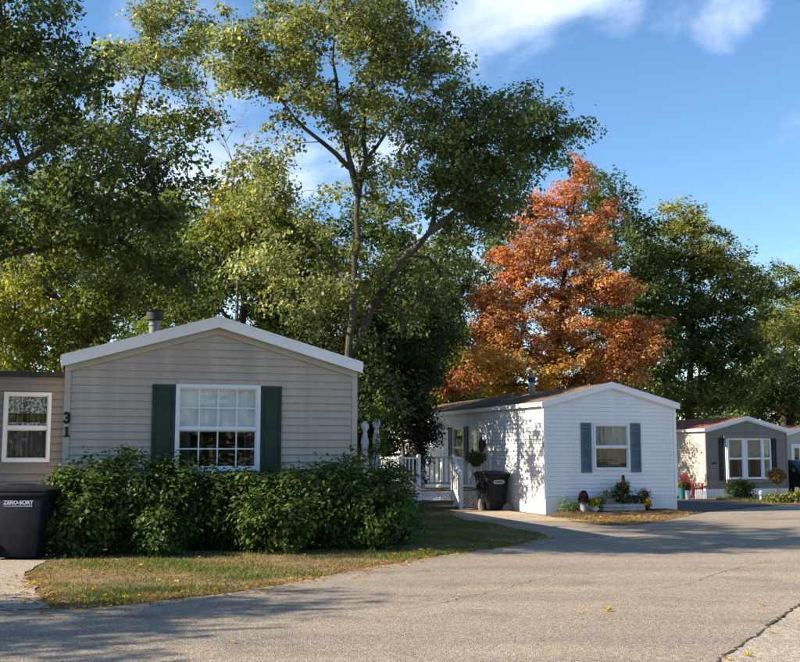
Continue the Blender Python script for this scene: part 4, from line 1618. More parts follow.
# -- its neighbour, leaning to the right
Y = 28.0
b = at(340, 450, Y)
tree('maple_tree', 'leaning silver maple whose thick limb reaches right toward the orange tree', gz(b.x, Y),
     [[(b.x, Y, -0.1, 0.19)] + LB(Y, (340, 430, 0.16), (348, 360, 0.135), (372, 310, 0.115), (398, 262, 0.095), (430, 232, 0.08)),
      LB(Y, (430, 232, 0.10), (462, 205, 0.08), (492, 175, 0.06), (530, 145, 0.035), (572, 128, 0.015)),
      LB(Y, (430, 232, 0.08), (440, 190, 0.06, 0.5), (462, 140, 0.04, 0.8), (480, 105, 0.02, 1.0))],
     [B(500, 125, Y, 55, 38, 1.9, 46), B(545, 133, Y, 38, 24, 1.2, 20), B(480, 165, Y + .3, 55, 38, 2.0, 44), B(440, 155, Y + .4, 42, 40, 1.8, 30),
      B(530, 165, Y + .3, 40, 26, 1.2, 18), B(455, 212, Y + .9, 55, 38, 1.5, 36), B(430, 265, Y + 1.6, 50, 42, 1.4, 34), B(415, 320, Y + 1.4, 42, 42, 1.2, 26, DEEP_SHADE),
      B(380, 330, Y + 1.5, 40, 45, 1.2, 20, DEEP_SHADE), B(500, 205, Y + .4, 36, 30, 1.3, 18), B(455, 110, Y, 25, 28, 1.0, 11), B(578, 130, Y, 15, 9, .5, 5), B(410, 310, Y - .5, 22, 30, .7, 8), B(378, 395, Y - .5, 24, 32, .8, 18, DEEP_SHADE), B(365, 350, Y - .7, 16, 26, .5, 8, DEEP_SHADE)],
     [(0.10, 0.14, 0.048, 4), (0.14, 0.18, 0.056, 3), (0.21, 0.235, 0.08, 1.8), (0.32, 0.31, 0.12, .5)], 12, leaf=0.13, per=112, spread=0.30, clump_d=0.52, up=0.3, gap=-0.11)

# -- big dark tree at the left, trunk just outside the frame
Y = 16.0
b = at(-150, 450, Y)
tree('maple_tree', 'big dark green shade tree overhanging from the left with drooping boughs', gz(b.x, Y),
     [[(b.x, Y, -0.1, 0.30)] + LB(Y, (-150, 430, 0.26), (-145, 330, 0.23), (-130, 240, 0.19), (-110, 150, 0.14), (-90, 60, 0.09), (-80, -30, 0.04)),
      LB(Y, (-130, 240, 0.11), (-20, 180, 0.075, -0.6), (60, 140, 0.05, -0.6), (125, 130, 0.03, -0.6), (170, 160, 0.012, -0.4)),
      LB(Y, (-110, 150, 0.08), (-20, 80, 0.05, 0.3), (60, 40, 0.02, 0.4)),
      LB(Y, (-140, 310, 0.09), (-20, 270, 0.055, 0.4), (70, 240, 0.03, 0.5), (130, 235, 0.015, 0.6))],
     [B(35, 130, Y - .3, 80, 60, 1.6, 70), B(110, 165, Y - .5, 70, 46, 1.2, 62), B(165, 190, Y - .3, 42, 48, 1.0, 36), B(178, 245, Y - .2, 32, 46, .9, 30),
      B(20, 30, Y, 70, 45, 1.6, 52), B(-80, 100, Y, 90, 110, 2.2, 90), B(90, 225, Y + .2, 70, 32, 1.2, 38), B(10, 215, Y, 60, 42, 1.4, 34),
      B(-60, -70, Y, 120, 70, 2.4, 70), B(75, 85, Y - .3, 50, 30, 1.0, 24), B(-150, 230, Y, 90, 70, 2.0, 40), B(150, 275, Y + .3, 45, 30, .9, 22), B(60, 255, Y + .5, 60, 26, 1.0, 24), B(-20, 50, 19.5, 70, 40, 1.5, 26), B(60, 105, 19.8, 60, 40, 1.5, 26), B(120, 150, 19.5, 50, 36, 1.3, 20), B(20, -110, Y, 90, 60, 2.0, 44), B(-180, 20, Y, 90, 110, 2.2, 50)],
     GREEN_DARK, 13, leaf=0.09, per=125, spread=0.22, clump_d=0.42, up=0.3, gap=-0.05, shell=0.6)

# -- sunlit trees behind house 31
Y = 34.0
b = at(95, 450, Y)
tree('maple_tree', 'yellow-green tree behind the flat-roofed addition with sunny leaves', gz(b.x, Y),
     [[(b.x, Y, -0.3, 0.22)] + LB(Y, (95, 440, 0.20), (92, 340, 0.17), (98, 250, 0.13), (120, 150, 0.09), (150, 60, 0.03)),
      LB(Y, (92, 340, 0.09), (50, 290, 0.06), (10, 250, 0.03)), LB(Y, (95, 290, 0.08), (140, 250, 0.05), (180, 220, 0.03))],
     [B(150, 60, Y, 62, 52, 2.0, 46, GREEN_SILVER), B(185, 30, Y, 38, 38, 1.6, 22, GREEN_SILVER), B(180, 110, Y, 40, 35, 1.5, 20), B(40, 290, Y, 70, 60, 2.6, 56, GREEN_YELLOW),
      B(120, 300, Y, 65, 50, 2.4, 46), B(-20, 330, Y, 60, 60, 2.6, 30, GREEN_YELLOW), B(70, 350, Y, 70, 40, 2.4, 34), B(150, 215, Y, 50, 55, 2.2, 26), B(60, 210, Y, 60, 50, 2.2, 24)],
     GREEN, 14, leaf=0.16, per=105, spread=0.38, clump_d=0.5, up=0.3)
Y = 32.0
b = at(235, 450, Y)
tree('maple_tree', 'smaller green and yellow tree rising above the ridge of the taupe house', gz(b.x, Y),
     [[(b.x, Y, -0.2, 0.17)] + LB(Y, (235, 440, 0.16), (240, 340, 0.13), (245, 270, 0.09), (232, 205, 0.05), (236, 160, 0.02)),
      LB(Y, (240, 320, 0.08), (280, 280, 0.05), (310, 250, 0.03)), LB(Y, (240, 330, 0.08), (200, 290, 0.05), (180, 270, 0.03))],
     [B(245, 205, Y, 45, 42, 1.8, 28, GREEN_YELLOW), B(225, 265, Y, 55, 45, 2.0, 42), B(290, 265, Y, 50, 50, 2.0, 42), B(250, 315, Y, 75, 38, 2.2, 46, GREEN_DARK),
      B(315, 320, Y, 45, 45, 2.0, 34, GREEN_DARK), B(180, 320, Y, 40, 35, 1.8, 24), B(270, 225, Y, 50, 40, 1.5, 22, GREEN_YELLOW)],
     GREEN, 15, leaf=0.155, per=110, spread=0.36, clump_d=0.5, up=0.3)

# -- dead twigs poking out to the left of it
tw = thing('dead_tree', 'bare grey dead twigs sticking up against the sky', 'dead tree', gz(at(232, 450, 31).x, 31))
rng = np.random.default_rng(5)
bs = np.array(gz(at(232, 450, 31).x, 31))
segs = []


def twig(p, d, L, r, lv):
    q = p
    for i in range(4):
        e = q + (d + rng.normal(size=3) * 0.10) * L / 4
        segs.append((q - bs, e - bs, r * (1 - i * 0.2), r * (1 - (i + 1) * 0.2)))
        if lv > 0:
            for s in range(2):
                dd2 = d + rng.normal(size=3) * 0.55
                twig(e, dd2 / np.linalg.norm(dd2), L * 0.42, r * 0.5, lv - 1)
        q = e


p_ = np.array(at(240, 205, 31))
segs.append((np.array([0, 0, -0.1]), p_ - bs, 0.09, 0.035))
twig(p_, np.array(unit(np.array([np.array(at(222, 118, 31)) - p_]))[0]), 2.6, 0.03, 2)
link('trunk', branch_mesh(segs), 'twig_dead', tw)

# -- understorey between the two houses
Y = 31.5
b = at(385, 450, Y)
tree('understorey_tree', 'low dark green tree filling the gap between the taupe and white houses', gz(b.x, Y),
     [[(b.x, Y, -0.2, 0.13)] + LB(Y, (385, 440, 0.12), (386, 400, 0.10), (392, 350, 0.06), (400, 310, 0.03))],
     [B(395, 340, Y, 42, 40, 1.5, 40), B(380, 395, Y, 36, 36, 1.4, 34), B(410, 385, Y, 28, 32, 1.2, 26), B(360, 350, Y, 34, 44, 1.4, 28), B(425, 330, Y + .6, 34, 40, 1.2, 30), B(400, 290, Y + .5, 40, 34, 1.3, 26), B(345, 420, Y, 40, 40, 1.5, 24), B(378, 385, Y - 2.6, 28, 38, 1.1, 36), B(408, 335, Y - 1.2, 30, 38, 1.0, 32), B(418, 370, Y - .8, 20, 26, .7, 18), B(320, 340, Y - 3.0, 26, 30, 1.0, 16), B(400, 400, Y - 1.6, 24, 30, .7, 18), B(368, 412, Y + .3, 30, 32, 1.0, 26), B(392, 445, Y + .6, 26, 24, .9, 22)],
     [(0.030, 0.046, 0.015, 4), (0.046, 0.066, 0.02, 3), (0.09, 0.105, 0.03, .8)], 16, leaf=0.13, per=120, spread=0.32, clump_d=0.4, up=0.3)  # same darkened greens, the gap's shade put into the leaf colour
Y = 30.3
b = at(405, 452, Y)
tree('dark_shrub', 'nearly black purple-leaved shrub beside the white porch railing', gz(b.x, Y),
     [[(b.x, Y, -0.1, 0.06)] + LB(Y, (405, 480, 0.055), (404, 440, 0.045), (406, 405, 0.02))],
     [B(405, 425, Y, 26, 30, 0.8, 36), B(398, 450, Y, 22, 20, 0.7, 16), B(418, 400, Y, 16, 14, 0.5, 12), B(390, 425, Y, 16, 34, 0.6, 22), B(384, 455, Y, 14, 20, .6, 14), B(405, 462, Y, 22, 18, .6, 20), B(424, 428, Y, 12, 22, .5, 12), B(392, 400, Y, 16, 16, .5, 12)],
     [(0.020, 0.018, 0.014, 4), (0.032, 0.024, 0.018, 3), (0.02, 0.034, 0.014, 2), (0.10, 0.10, 0.05, 0.3)], 17, leaf=0.09, per=150, spread=0.22, clump_d=0.25, cat='shrub')
Y = 40.0
b = at(432, 450, Y)
tree('young_tree', 'bright yellow-green sapling showing between the dark trees and the orange maple', gz(b.x, Y),
     [[(b.x, Y, -0.3, 0.10)] + LB(Y, (432, 440, 0.09), (436, 380, 0.07), (440, 320, 0.04), (438, 285, 0.02))],
     [B(438, 320, Y, 26, 40, 1.2, 26), B(430, 375, Y, 34, 32, 1.4, 30), B(460, 395, Y, 26, 22, 1.1, 16), B(455, 345, Y, 22, 30, 1.1, 16)],
     [(0.10, 0.15, 0.03, 4), (0.19, 0.21, 0.04, 3), (0.26, 0.22, 0.05, 1)], 18, leaf=0.17, per=90, spread=0.36, clump_d=0.5)

# -- orange maple
Y = 45.0
b = at(556, 450, Y)
tree('orange_maple_tree', 'orange and rust coloured autumn maple standing behind the white house', gz(b.x, Y),
     [[(b.x, Y, -0.4, 0.24)] + LB(Y, (556, 440, 0.22), (556, 380, 0.18), (560, 320, 0.13), (566, 260, 0.09), (574, 200, 0.05), (578, 160, 0.015)),
      LB(Y, (556, 370, 0.09), (510, 345, 0.06, -0.6), (470, 335, 0.03, -1.0)), LB(Y, (557, 360, 0.09), (600, 340, 0.06, -0.6), (645, 328, 0.03, -1.0)),
      LB(Y, (560, 315, 0.07), (520, 280, 0.04, -0.5), (490, 255, 0.02, -0.8)), LB(Y, (561, 300, 0.07), (600, 275, 0.04, -0.6), (625, 255, 0.02, -1)),
      LB(Y, (556, 385, 0.08), (500, 385, 0.05, -1), (440, 385, 0.02, -1.5))],
     [B(578, 168, Y, 14, 16, 0.7, 9, ORANGE_TOP), B(570, 195, Y, 30, 20, 1.2, 22, ORANGE_TOP), B(540, 215, Y, 32, 26, 1.4, 28, ORANGE_TOP), B(592, 215, Y, 28, 26, 1.3, 26, ORANGE_TOP),
      B(560, 250, Y, 62, 26, 2.2, 58), B(560, 290, Y, 72, 28, 2.6, 70), B(612, 290, Y - .6, 40, 16, 1.3, 26, ORANGE_TOP), B(500, 300, Y - .6, 36, 20, 1.4, 26),
      B(555, 335, Y, 86, 28, 3.0, 84, ORANGE), B(632, 330, Y - .9, 34, 13, 1.0, 22, ORANGE_TOP), B(530, 370, Y - .5, 80, 26, 2.6, 78, ORANGE_LOW), B(610, 368, Y, 50, 22, 1.8, 40, ORANGE),
      B(450, 383, Y - 6.5, 30, 13, .9, 20, ORANGE_TOP), B(490, 365, Y - 3, 34, 26, 1.2, 26, ORANGE_LOW), B(500, 320, Y - 1.5, 36, 24, 1.4, 26, ORANGE), B(520, 265, Y - .5, 36, 22, 1.4, 24, ORANGE_TOP), B(635, 350, Y - 1, 30, 16, 1.1, 18, ORANGE), B(490, 345, Y - .8, 24, 18, 1.0, 14, ORANGE_TOP), B(478, 290, Y - .4, 14, 12, .6, 7, ORANGE_TOP),
      B(560, 395, Y, 90, 18, 2.0, 50, ORANGE_LOW)],
     ORANGE, 19, leaf=0.15, per=85, spread=0.32, clump_d=0.42, flat=0.5, tip_r=0.006, gap=-0.2)

# -- green trees behind
spec = [
    ('broad dark green tree in the back row behind the flat-roofed addition', 46, 60, 280, 46, GREEN_DARK,
     [(40, 230, 80, 60, 60), (120, 290, 80, 60, 60), (20, 330, 80, 50, 46, FAR_GREEN), (150, 350, 80, 40, 44), (-40, 270, 60, 80, 40), (170, 230, 50, 50, 34, FAR_GREEN)]),
    ('broad green tree in the back row behind the ridge of the taupe house', 44, 275, 290, 44, FAR_GREEN,
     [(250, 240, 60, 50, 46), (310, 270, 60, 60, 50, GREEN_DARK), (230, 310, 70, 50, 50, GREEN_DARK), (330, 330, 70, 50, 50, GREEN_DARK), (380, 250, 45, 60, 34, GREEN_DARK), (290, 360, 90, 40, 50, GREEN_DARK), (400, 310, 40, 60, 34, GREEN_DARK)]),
    ('distant rounded tree top above the far end of the street', 76, 784, 310, 76, FAR_GREEN,
     [(772, 290, 20, 24, 18), (790, 285, 22, 22, 20, FAR_YEL), (800, 320, 50, 40, 50), (765, 330, 30, 40, 26), (830, 290, 30, 30, 20)]),
    ('mid green tree filling the sky between the leaning maple and the orange maple', 53, 452, 330, 53, FAR_GREEN,
     [(440, 290, 40, 40, 34), (470, 330, 40, 50, 40), (430, 360, 40, 45, 36, FAR_YEL), (470, 390, 50, 30, 34, FAR_YEL), (490, 250, 30, 40, 22)]),
    ('dark green broadleaf tree directly behind the orange maple', 54, 612, 245, 52, GREEN_DARK,
     [(600, 205, 34, 32, 26), (620, 250, 40, 45, 44), (640, 310, 42, 55, 50), (600, 320, 50, 60, 40), (640, 370, 50, 40, 34), (598, 180, 14, 14, 8)]),
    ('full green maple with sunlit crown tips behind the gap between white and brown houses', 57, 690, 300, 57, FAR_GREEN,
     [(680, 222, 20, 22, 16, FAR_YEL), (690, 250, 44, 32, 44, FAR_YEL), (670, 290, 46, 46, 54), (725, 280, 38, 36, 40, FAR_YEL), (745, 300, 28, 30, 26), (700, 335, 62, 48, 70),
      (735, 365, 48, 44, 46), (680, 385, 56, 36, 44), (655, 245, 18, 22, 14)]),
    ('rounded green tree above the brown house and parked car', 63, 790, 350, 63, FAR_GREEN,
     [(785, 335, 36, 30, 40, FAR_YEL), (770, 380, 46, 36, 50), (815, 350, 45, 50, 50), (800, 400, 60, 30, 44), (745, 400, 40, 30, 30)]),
]
for lab, Y, px, py, _, pal, bl in spec:
    b = at(px, 450, Y)
    tree('broadleaf_tree', lab, gz(b.x, Y),
         [[(b.x, Y, -0.5, 0.26)] + LB(Y, (px, 440, 0.24), (px, 390, 0.18), (px + 3, py, 0.10), (px, py - 40, 0.03))],
         [B(q[0], q[1], Y, q[2], q[3], 2.6 if q[2] > 30 else 1.3, q[4], q[5] if len(q) > 5 else None) for q in bl],
         pal, 30 + px, leaf=0.22, per=105, spread=0.46, clump_d=0.7, gap=-0.12, group='trees behind the houses')
# a low wood closing the view
rng = np.random.default_rng(77)
# distant wood behind everything (reads as one mass between the trunks)
n = 60000
xs = rng.uniform(-42, 62, n)
ys = rng.uniform(86, 96, n)
hh = 6.5 + 2.2 * np.sin(xs * 0.33) + 1.4 * np.sin(xs * 0.91 + 1.3)
zz = rng.random(n) ** 0.75 * hh
k_ = 15000        # unseen belt of trees across the road, added for the window reflections
xs[:k_] = rng.uniform(-30, 55, k_)
ys[:k_] = rng.uniform(-28, -22, k_)
zz[:k_] = rng.random(k_) ** 0.8 * (4.6 + 1.5 * np.sin(xs[:k_] * .4))
Vn, Fn, Cn = leaves(np.stack([xs, ys, zz - 0.3], 1), rng.uniform(0.35, 0.7, n), np.concatenate([pick_cols(k_, GREEN_DARK, rng), pick_cols(n - k_, FAR_GREEN, rng)]), rng)
o = link('distant_wood', np_mesh('distant_wood', Vn, Fn, Cn), 'leaf')
tag(o, 'distant mass of green woodland closing the view behind the houses, plus an added unseen belt across the road', 'woodland')
o['kind'] = 'stuff'

# -- shade tree outside the frame on the left whose shadow dapples the lawn and road
tree('maple_tree', 'shade tree left of the driveway whose shadow streaks the lawn and road', (-13.8, 6.6, 0),
     [[(-13.8, 6.6, -0.1, 0.22), (-13.7, 6.6, 2.5, 0.17), (-13.9, 6.7, 5, 0.12), (-13.7, 6.5, 8.5, 0.04)],
      [(-13.7, 6.6, 3, .08), (-12.3, 7.4, 5.0, .05), (-11.2, 7.6, 5.8, .02)], [(-13.7, 6.6, 3.4, .08), (-14.2, 8.2, 5.2, .05), (-14.2, 9.4, 6.2, .02)]],
     [(np.array([-13.6, 6.8, 6.4]), np.array([2.4, 2.4, 1.3]), 34), (np.array([-13.4, 8.0, 8.0]), np.array([2.0, 2.0, 1.1]), 20), (np.array([-11.6, 7.8, 5.6]), np.array([1.3, 1.5, .7]), 14)],
     GREEN, 40, leaf=0.16, per=60, spread=0.34, clump_d=0.5, gap=0.05)


# ------------------------------------------------------------------ hedge shrubs in front of house 31
def shrub(name, label, base, blobs, pal, seed, leaf=0.085, dens=900, stems=7, mat_='leaf_waxy', group=None, cat='shrub', shell=0.22, up=0.5):
    rng = np.random.default_rng(seed)
    t = thing(name, label, cat, tuple(base), 0, group)
    base = np.array(base)
    LP, LO, LC, segs = [], [], [], []
    for bl in blobs:
        c, r, k = bl[:3]
        pal_ = bl[3] if len(bl) > 3 else pal
        n = int(dens * k)
        # leaf sprays: clusters whose centres sit near the surface
        m = max(6, n // 26)
        cc = sample_blob(np.array(c) - base, np.array(r) * 0.95, m, rng, shell)
        for p in cc[:]:
            if p[2] < 0.06:
                p[2] = rng.uniform(0.06, 0.3)
        q = np.repeat(cc, 26, axis=0) + rng.normal(size=(m * 26, 3)) * np.array([0.085, 0.085, 0.07]) * (np.mean(r) / 0.55) ** 0.3
        q[:, 2] = np.abs(q[:, 2] - 0.02) + 0.02
        o = unit(q - (np.array(c) - base))
        LP.append(q)
        LO.append(o)
        tint = (1 + rng.normal(size=(m, 1)) * 0.18).clip(0.6, 1.6)
        LC.append(pick_cols(m * 26, pal_, rng) * np.repeat(tint, 26, axis=0))
        for p in cc[::max(1, m // stems)]:
            b0_ = (np.array(c) - base) * np.array([1, 1, 0]) + rng.normal(size=3) * np.array([.1, .1, 0])
            mid = (b0_ + p) / 2 + np.array([0, 0, 0.1])
            segs += [(b0_, mid, 0.012, 0.008), (mid, p, 0.008, 0.003)]
    LP, LO, LC = np.concatenate(LP), np.concatenate(LO), np.concatenate(LC)
    V, F, C = leaves(LP, leaf * rng.uniform(0.6, 1.35, len(LP)), LC.clip(0.004, 0.9), rng, LO, up, 0.3, 0.55)
    link('stems', branch_mesh(segs), 'bark', t)['kind'] = 'stuff'
    link('foliage', np_mesh('foliage', V, F, C), mat_, t)
    return t


HG = [(0.048, 0.092, 0.022, 4), (0.074, 0.124, 0.028, 3), (0.120, 0.177, 0.037, 1.6), (0.192, 0.201, 0.044, 0.35)]
HG2 = [(0.038, 0.073, 0.019, 4), (0.060, 0.101, 0.024, 3), (0.102, 0.153, 0.033, 1.1)]
HG3 = [(0.050, 0.094, 0.022, 4), (0.079, 0.127, 0.029, 3), (0.138, 0.177, 0.039, 1.4), (0.312, 0.248, 0.055, 0.3)]


def hb(px, y_top, y_bot, rx, k=1.0, dY=0.35, rd=0.5, lift=0.0):
    """bush blob standing on the ground: picture column, top and bottom rows, half width in px"""
    g = gp(px, y_bot)
    Yc = g.y + dY
    top = at(px, y_top, Yc)
    s = Yc / FPX
    h = top.z
    X = (px - 400) / FPX * Yc
    return ((X, Yc, h * (0.5 + lift)), (rx * s, rd, h * (0.52 - lift)), k)


gr = 'hedge shrubs along the taupe house'
b = gp(105, 554)
shrub('hedge_shrub', 'leafy green shrub at the trash cart end of the hedge', (b.x, b.y + .4, 0),
      [hb(100, 453, 555, 48, 5.5, rd=.62), hb(68, 468, 557, 26, 2.4, rd=.5), hb(130, 449, 554, 36, 3.5, rd=.6), hb(56, 500, 558, 16, 1.0, rd=.4), hb(88, 478, 557, 30, 2.2, 0.1)],
      HG, 51, group=gr)
b = gp(185, 553)
shrub('hedge_shrub', 'darker dense shrub with a light sprig under the left green shutter', (b.x, b.y + .4, 0),
      [hb(170, 452, 553, 36, 3.8, rd=.6), hb(205, 462, 552, 36, 4.0, rd=.6), hb(165, 510, 557, 28, 1.8, 0.05, .35), hb(155, 500, 540, 12, .35, -0.3, .2, .35) + ([(0.16, 0.20, 0.04, 3), (0.10, 0.15, 0.035, 2)],), hb(235, 466, 552, 28, 3.0, rd=.55)], HG2, 52, group=gr)
b = gp(285, 551)
shrub('hedge_shrub', 'green hedge shrub with a few yellowing leaves below the house window', (b.x, b.y + .4, 0),
      [hb(262, 468, 552, 34, 3.6, rd=.55), hb(300, 464, 551, 36, 4.0, rd=.6), hb(330, 458, 551, 28, 3.2, rd=.6), hb(275, 492, 554, 40, 2.4, 0.05, .35)], HG3, 53, group=gr)
b = gp(370, 549)
shrub('hedge_shrub', 'rounded green shrub at the porch end of the hedge', (b.x, b.y + .5, 0),
      [hb(355, 452, 549, 34, 4.2, 0.5, .7), hb(392, 462, 548, 27, 3.2, 0.5, .65), hb(340, 462, 550, 26, 2.6, rd=.6), hb(375, 482, 551, 36, 2.6, 0.15, .45), hb(403, 488, 546, 16, 1.2, 0.5, .45)], HG, 54, group=gr)

# white ornamental posts with climbing leaves behind the hedge's right end
Y = 21.5
for i, (px, top, bot) in enumerate(((365, 421, 480), (376.5, 418, 480))):
    p = at(px, top, Y)
    h = p.z
    t = thing('turned_post', ['white turned post half hidden behind the hedge, next to the taupe house corner',
                              'white turned post behind the hedge wrapped in climbing leaves'][i], 'post', (p.x, Y, 0))
    MB().lathe([(0.075, 0), (0.075, h * .45), (0.05, h * .47), (0.07, h * .52), (0.085, h * .6), (0.05, h * .72), (0.085, h * .80), (0.055, h * .86), (0.04, h * .9)],
               12).build('shaft', 'wood_white', t, smooth=True)
    MB().lathe([(0.03, h * .9), (0.075, h * .93), (0.08, h * .955), (0.06, h * .985), (0.01, h)], 12).build('finial', 'wood_white', t, smooth=True)
p = at(377, 440, Y - 0.12)
shrub('climbing_plant', 'light green climber curling round a white post behind the hedge', (p.x, Y - 0.15, 0),
      [((p.x + .05, Y - .1, 1.2), (.16, .14, 1.15), 0.5), ((p.x + .02, Y - .05, at(377, 408, Y).z), (.14, .14, .3), 0.25)], [(0.10, 0.16, 0.03, 3), (0.06, 0.11, 0.03, 2), (0.2, 0.22, 0.05, 1)], 55, leaf=0.08, stems=4)

# ------------------------------------------------------------------ planting at the white house
def bed_y(px, off):
    d = ray(px, 500)
    k = d.x / d.y
    # point on the line parallel to the front wall, off metres before it
    p0 = F2.w(0, -off)
    v = F2.v
    t_ = (p0.x - k * p0.y) / (k * v.y - v.x)
    return p0 + v * t_


BEDZ = 0.10
bm_ = MB()
nx_, ny_ = 40, 8
for i_ in range(nx_ + 1):
    for j_ in range(ny_ + 1):
        fx_, fy_ = i_ / nx_, j_ / ny_
        e_ = min(1, fx_ / .08, (1 - fx_) / .08) * math.sin(min(1.0, (1 - fy_) / .7) * math.pi / 2)
        bm_.v.append((0.1 + (W2 - 0.1) * fx_, -0.035 - 0.95 * fy_, BEDZ * e_ + 0.014 * math.sin(i_ * 2.3 + j_ * 1.7) * e_ - 0.004))
for i_ in range(nx_):
    for j_ in range(ny_):
        q_ = i_ * (ny_ + 1) + j_
        bm_.f.append((q_, q_ + 1, q_ + ny_ + 2, q_ + ny_ + 1))
bd_ = bm_.build('flower_bed', 'mulch', None, F2.loc(), F2.th, smooth=True)
bd_['kind'] = 'structure'


def mum(px, py_top, py_bot, w, cols, label, pot, seed):
    g = bed_y(px, 0.42)
    g.z = BEDZ - 0.015
    Yc = g.y
    s = Yc / FPX
    rng = np.random.default_rng(seed)
    h = at(px, py_top, Yc).z - g.z
    t = thing('potted_flowers', label, 'flower pot', (g.x, Yc, g.z))
    ph = h * 0.42
    r = w * s / 2
    p = MB().lathe([(r * .55, 0), (r * .75, ph * .85), (r * .84, ph * .86), (r * .84, ph), (r * .7, ph), (r * .66, ph * .9)], 16).build('pot', pot, t, smooth=True)
    n = 900
    d = unit(rng.normal(size=(n, 3)))
    d[:, 2] = np.abs(d[:, 2])
    c = np.array([0, 0, ph * 0.9])
    R_ = np.array([r, r, h - ph * 0.9])
    V, F, C = leaves(c + d * R_ * rng.uniform(0.55, 0.93, (n, 1)), rng.uniform(.03, .055, n), pick_cols(n, [(0.04, 0.075, 0.022, 3), (0.06, 0.10, 0.03, 2)], rng), rng, d)
    link('foliage', np_mesh('foliage', V, F, C), 'leaf', t)
    n = 420
    d = unit(rng.normal(size=(n, 3)))
    d[:, 2] = np.abs(d[:, 2]) + 0.1
    d = unit(d)
    V, F, C = leaves(c + d * R_ * rng.uniform(0.92, 1.03, (n, 1)), rng.uniform(.035, .055, n), pick_cols(n, cols, rng), rng, d, 0.3, 0.0, 0.95, 0.1)
    link('blossom', np_mesh('blossom', V, F, C), 'petal', t)


YEL = [(0.55, 0.36, 0.02, 4), (0.62, 0.44, 0.03, 2), (0.45, 0.25, 0.02, 1)]
PUR = [(0.055, 0.010, 0.03, 3), (0.085, 0.018, 0.045, 2), (0.05, 0.06, 0.02, 2)]
mum(583.5, 490.5, 507, 11, PUR, 'purple chrysanthemums in a grey pot by the white house', 'pot_grey', 61)
mum(594, 498, 511, 11, YEL, 'yellow chrysanthemums in a white pot left of the planter box', 'pot_white', 62)
mum(646, 498, 511, 11, YEL, 'yellow chrysanthemums in a dark pot right of the planter box', 'pot_dark', 63)
# low planter of whitewashed boards
ga, gb = bed_y(600, 0.32), bed_y(641, 0.32)
pc = (ga + gb) / 2
PL = thing('planter_box', 'low weathered white planter box under the blue-shuttered window', 'planter', (pc.x, pc.y, BEDZ - 0.01), F2.th)
pw = (gb - ga).length / 2
for z0 in (0.0, 0.085):
    MB().box(-pw, pw, -0.20, -0.175, z0 + 0.004, z0 + 0.080).build('board', 'planter_white', PL)
    MB().box(-pw, pw, 0.175, 0.20, z0 + 0.004, z0 + 0.080).build('board', 'planter_white', PL)
    for s in (-1, 1):
        MB().box(s * pw - 0.012, s * pw + 0.012, -0.174, 0.174, z0 + 0.004, z0 + 0.080).build('board', 'planter_white', PL)
MB().box(-pw + 0.02, pw - 0.02, -0.17, 0.17, 0.02, 0.14).build('soil', 'mulch', PL)
MIX = [(0.03, 0.06, 0.02, 4), (0.06, 0.10, 0.03, 2), (0.10, 0.09, 0.04, 1)]


def pshrub(px, top, bot, rx, pal, label, seed, z0=0.0, leaf=0.06, k=0.4, dY=0.25, name='garden_plant', rd=None, bed=None):
    g = gp(px, bot)
    Yc = g.y + dY
    if bed:
        g = bed_y(px, bed)
        g.z = BEDZ - 0.02
        Yc = g.y
    s = Yc / FPX
    h = at(px, top, Yc).z - g.z
    X = (px - 400) / FPX * Yc
    shrub(name, label, (X, Yc, g.z + z0), [((X, Yc, g.z + z0 + (h - z0) * .5), (rx * s, rd or rx * s * .8, (h - z0) * .55), k)], pal, seed, leaf=leaf, stems=4, cat='plant')


pshrub(601, 491, 510, 7, HG, 'round green plant between purple and yellow flowers', 64, 0.0, k=.45, bed=0.3)
pshrub(574, 503.5, 512.5, 17, [(0.14, 0.21, 0.04, 3), (0.20, 0.26, 0.05, 2), (0.08, 0.13, 0.03, 1)], 'bright green low ground plant at the white house corner', 65, k=.5, dY=.15, rd=.25, bed=0.3)
pshrub(616, 498, 509, 9, MIX, 'dark trailing plant growing in the planter box', 66, 0.18, k=.35, bed=0.32)
pshrub(634, 494, 509, 8, MIX, 'olive leafy plant in the planter box beside pink blooms', 67, 0.18, k=.4, bed=0.32)
pshrub(641, 489, 508, 6, [(0.16, 0.04, 0.075, 2), (0.05, 0.08, 0.03, 3), (0.10, 0.025, 0.05, 1)], 'plant with pink purple blooms at the right end of the planter box', 68, 0.15, k=.35, bed=0.3)
pshrub(613, 487, 508, 3.5, MIX, 'small leafy sprig above the planter box', 69, 0.3, k=.12, bed=0.32)
# tall reddish spike plant
g = bed_y(623.5, 0.32)
h = at(623.5, 470, g.y).z - 0.15
t = thing('spike_plant', 'tall slender reddish brown spike plant in front of the window', 'plant', (g.x, g.y, 0.2))
MB().tube([(0, 0, 0), (0.01, 0, h * .4), (0.0, 0, h * .75), (-0.01, 0, h - 0.17)], [.028, .03, .022, .008], 8).build('stem', 'terracotta', t, smooth=True)
rng = np.random.default_rng(70)
n = 420
zz = rng.random(n) * (h - 0.5) + 0.3
a_ = rng.random(n) * 6.283
rr = 0.012 + 0.05 * (1 - zz / h)
V, F, C = leaves(np.stack([np.cos(a_) * rr, np.sin(a_) * rr, zz], 1), rng.uniform(.06, .12, n), pick_cols(n, [(0.15, 0.055, 0.045, 3), (0.20, 0.09, 0.06, 2), (0.09, 0.05, 0.035, 2)], rng), rng, None, 0, -1.2, 0.3)
link('foliage', np_mesh('foliage', V, F, C), 'leaf', t)
n = 90
a_ = rng.random(n) * 6.283
zz = rng.uniform(0.1, 0.55, n)
V, F, C = leaves(np.stack([np.cos(a_) * .13, np.sin(a_) * .13, zz], 1), rng.uniform(.25, .4, n), pick_cols(n, [(0.08, 0.08, 0.03, 3), (0.05, 0.07, 0.03, 2)], rng), rng, None, 0, -1.0, 0.14)
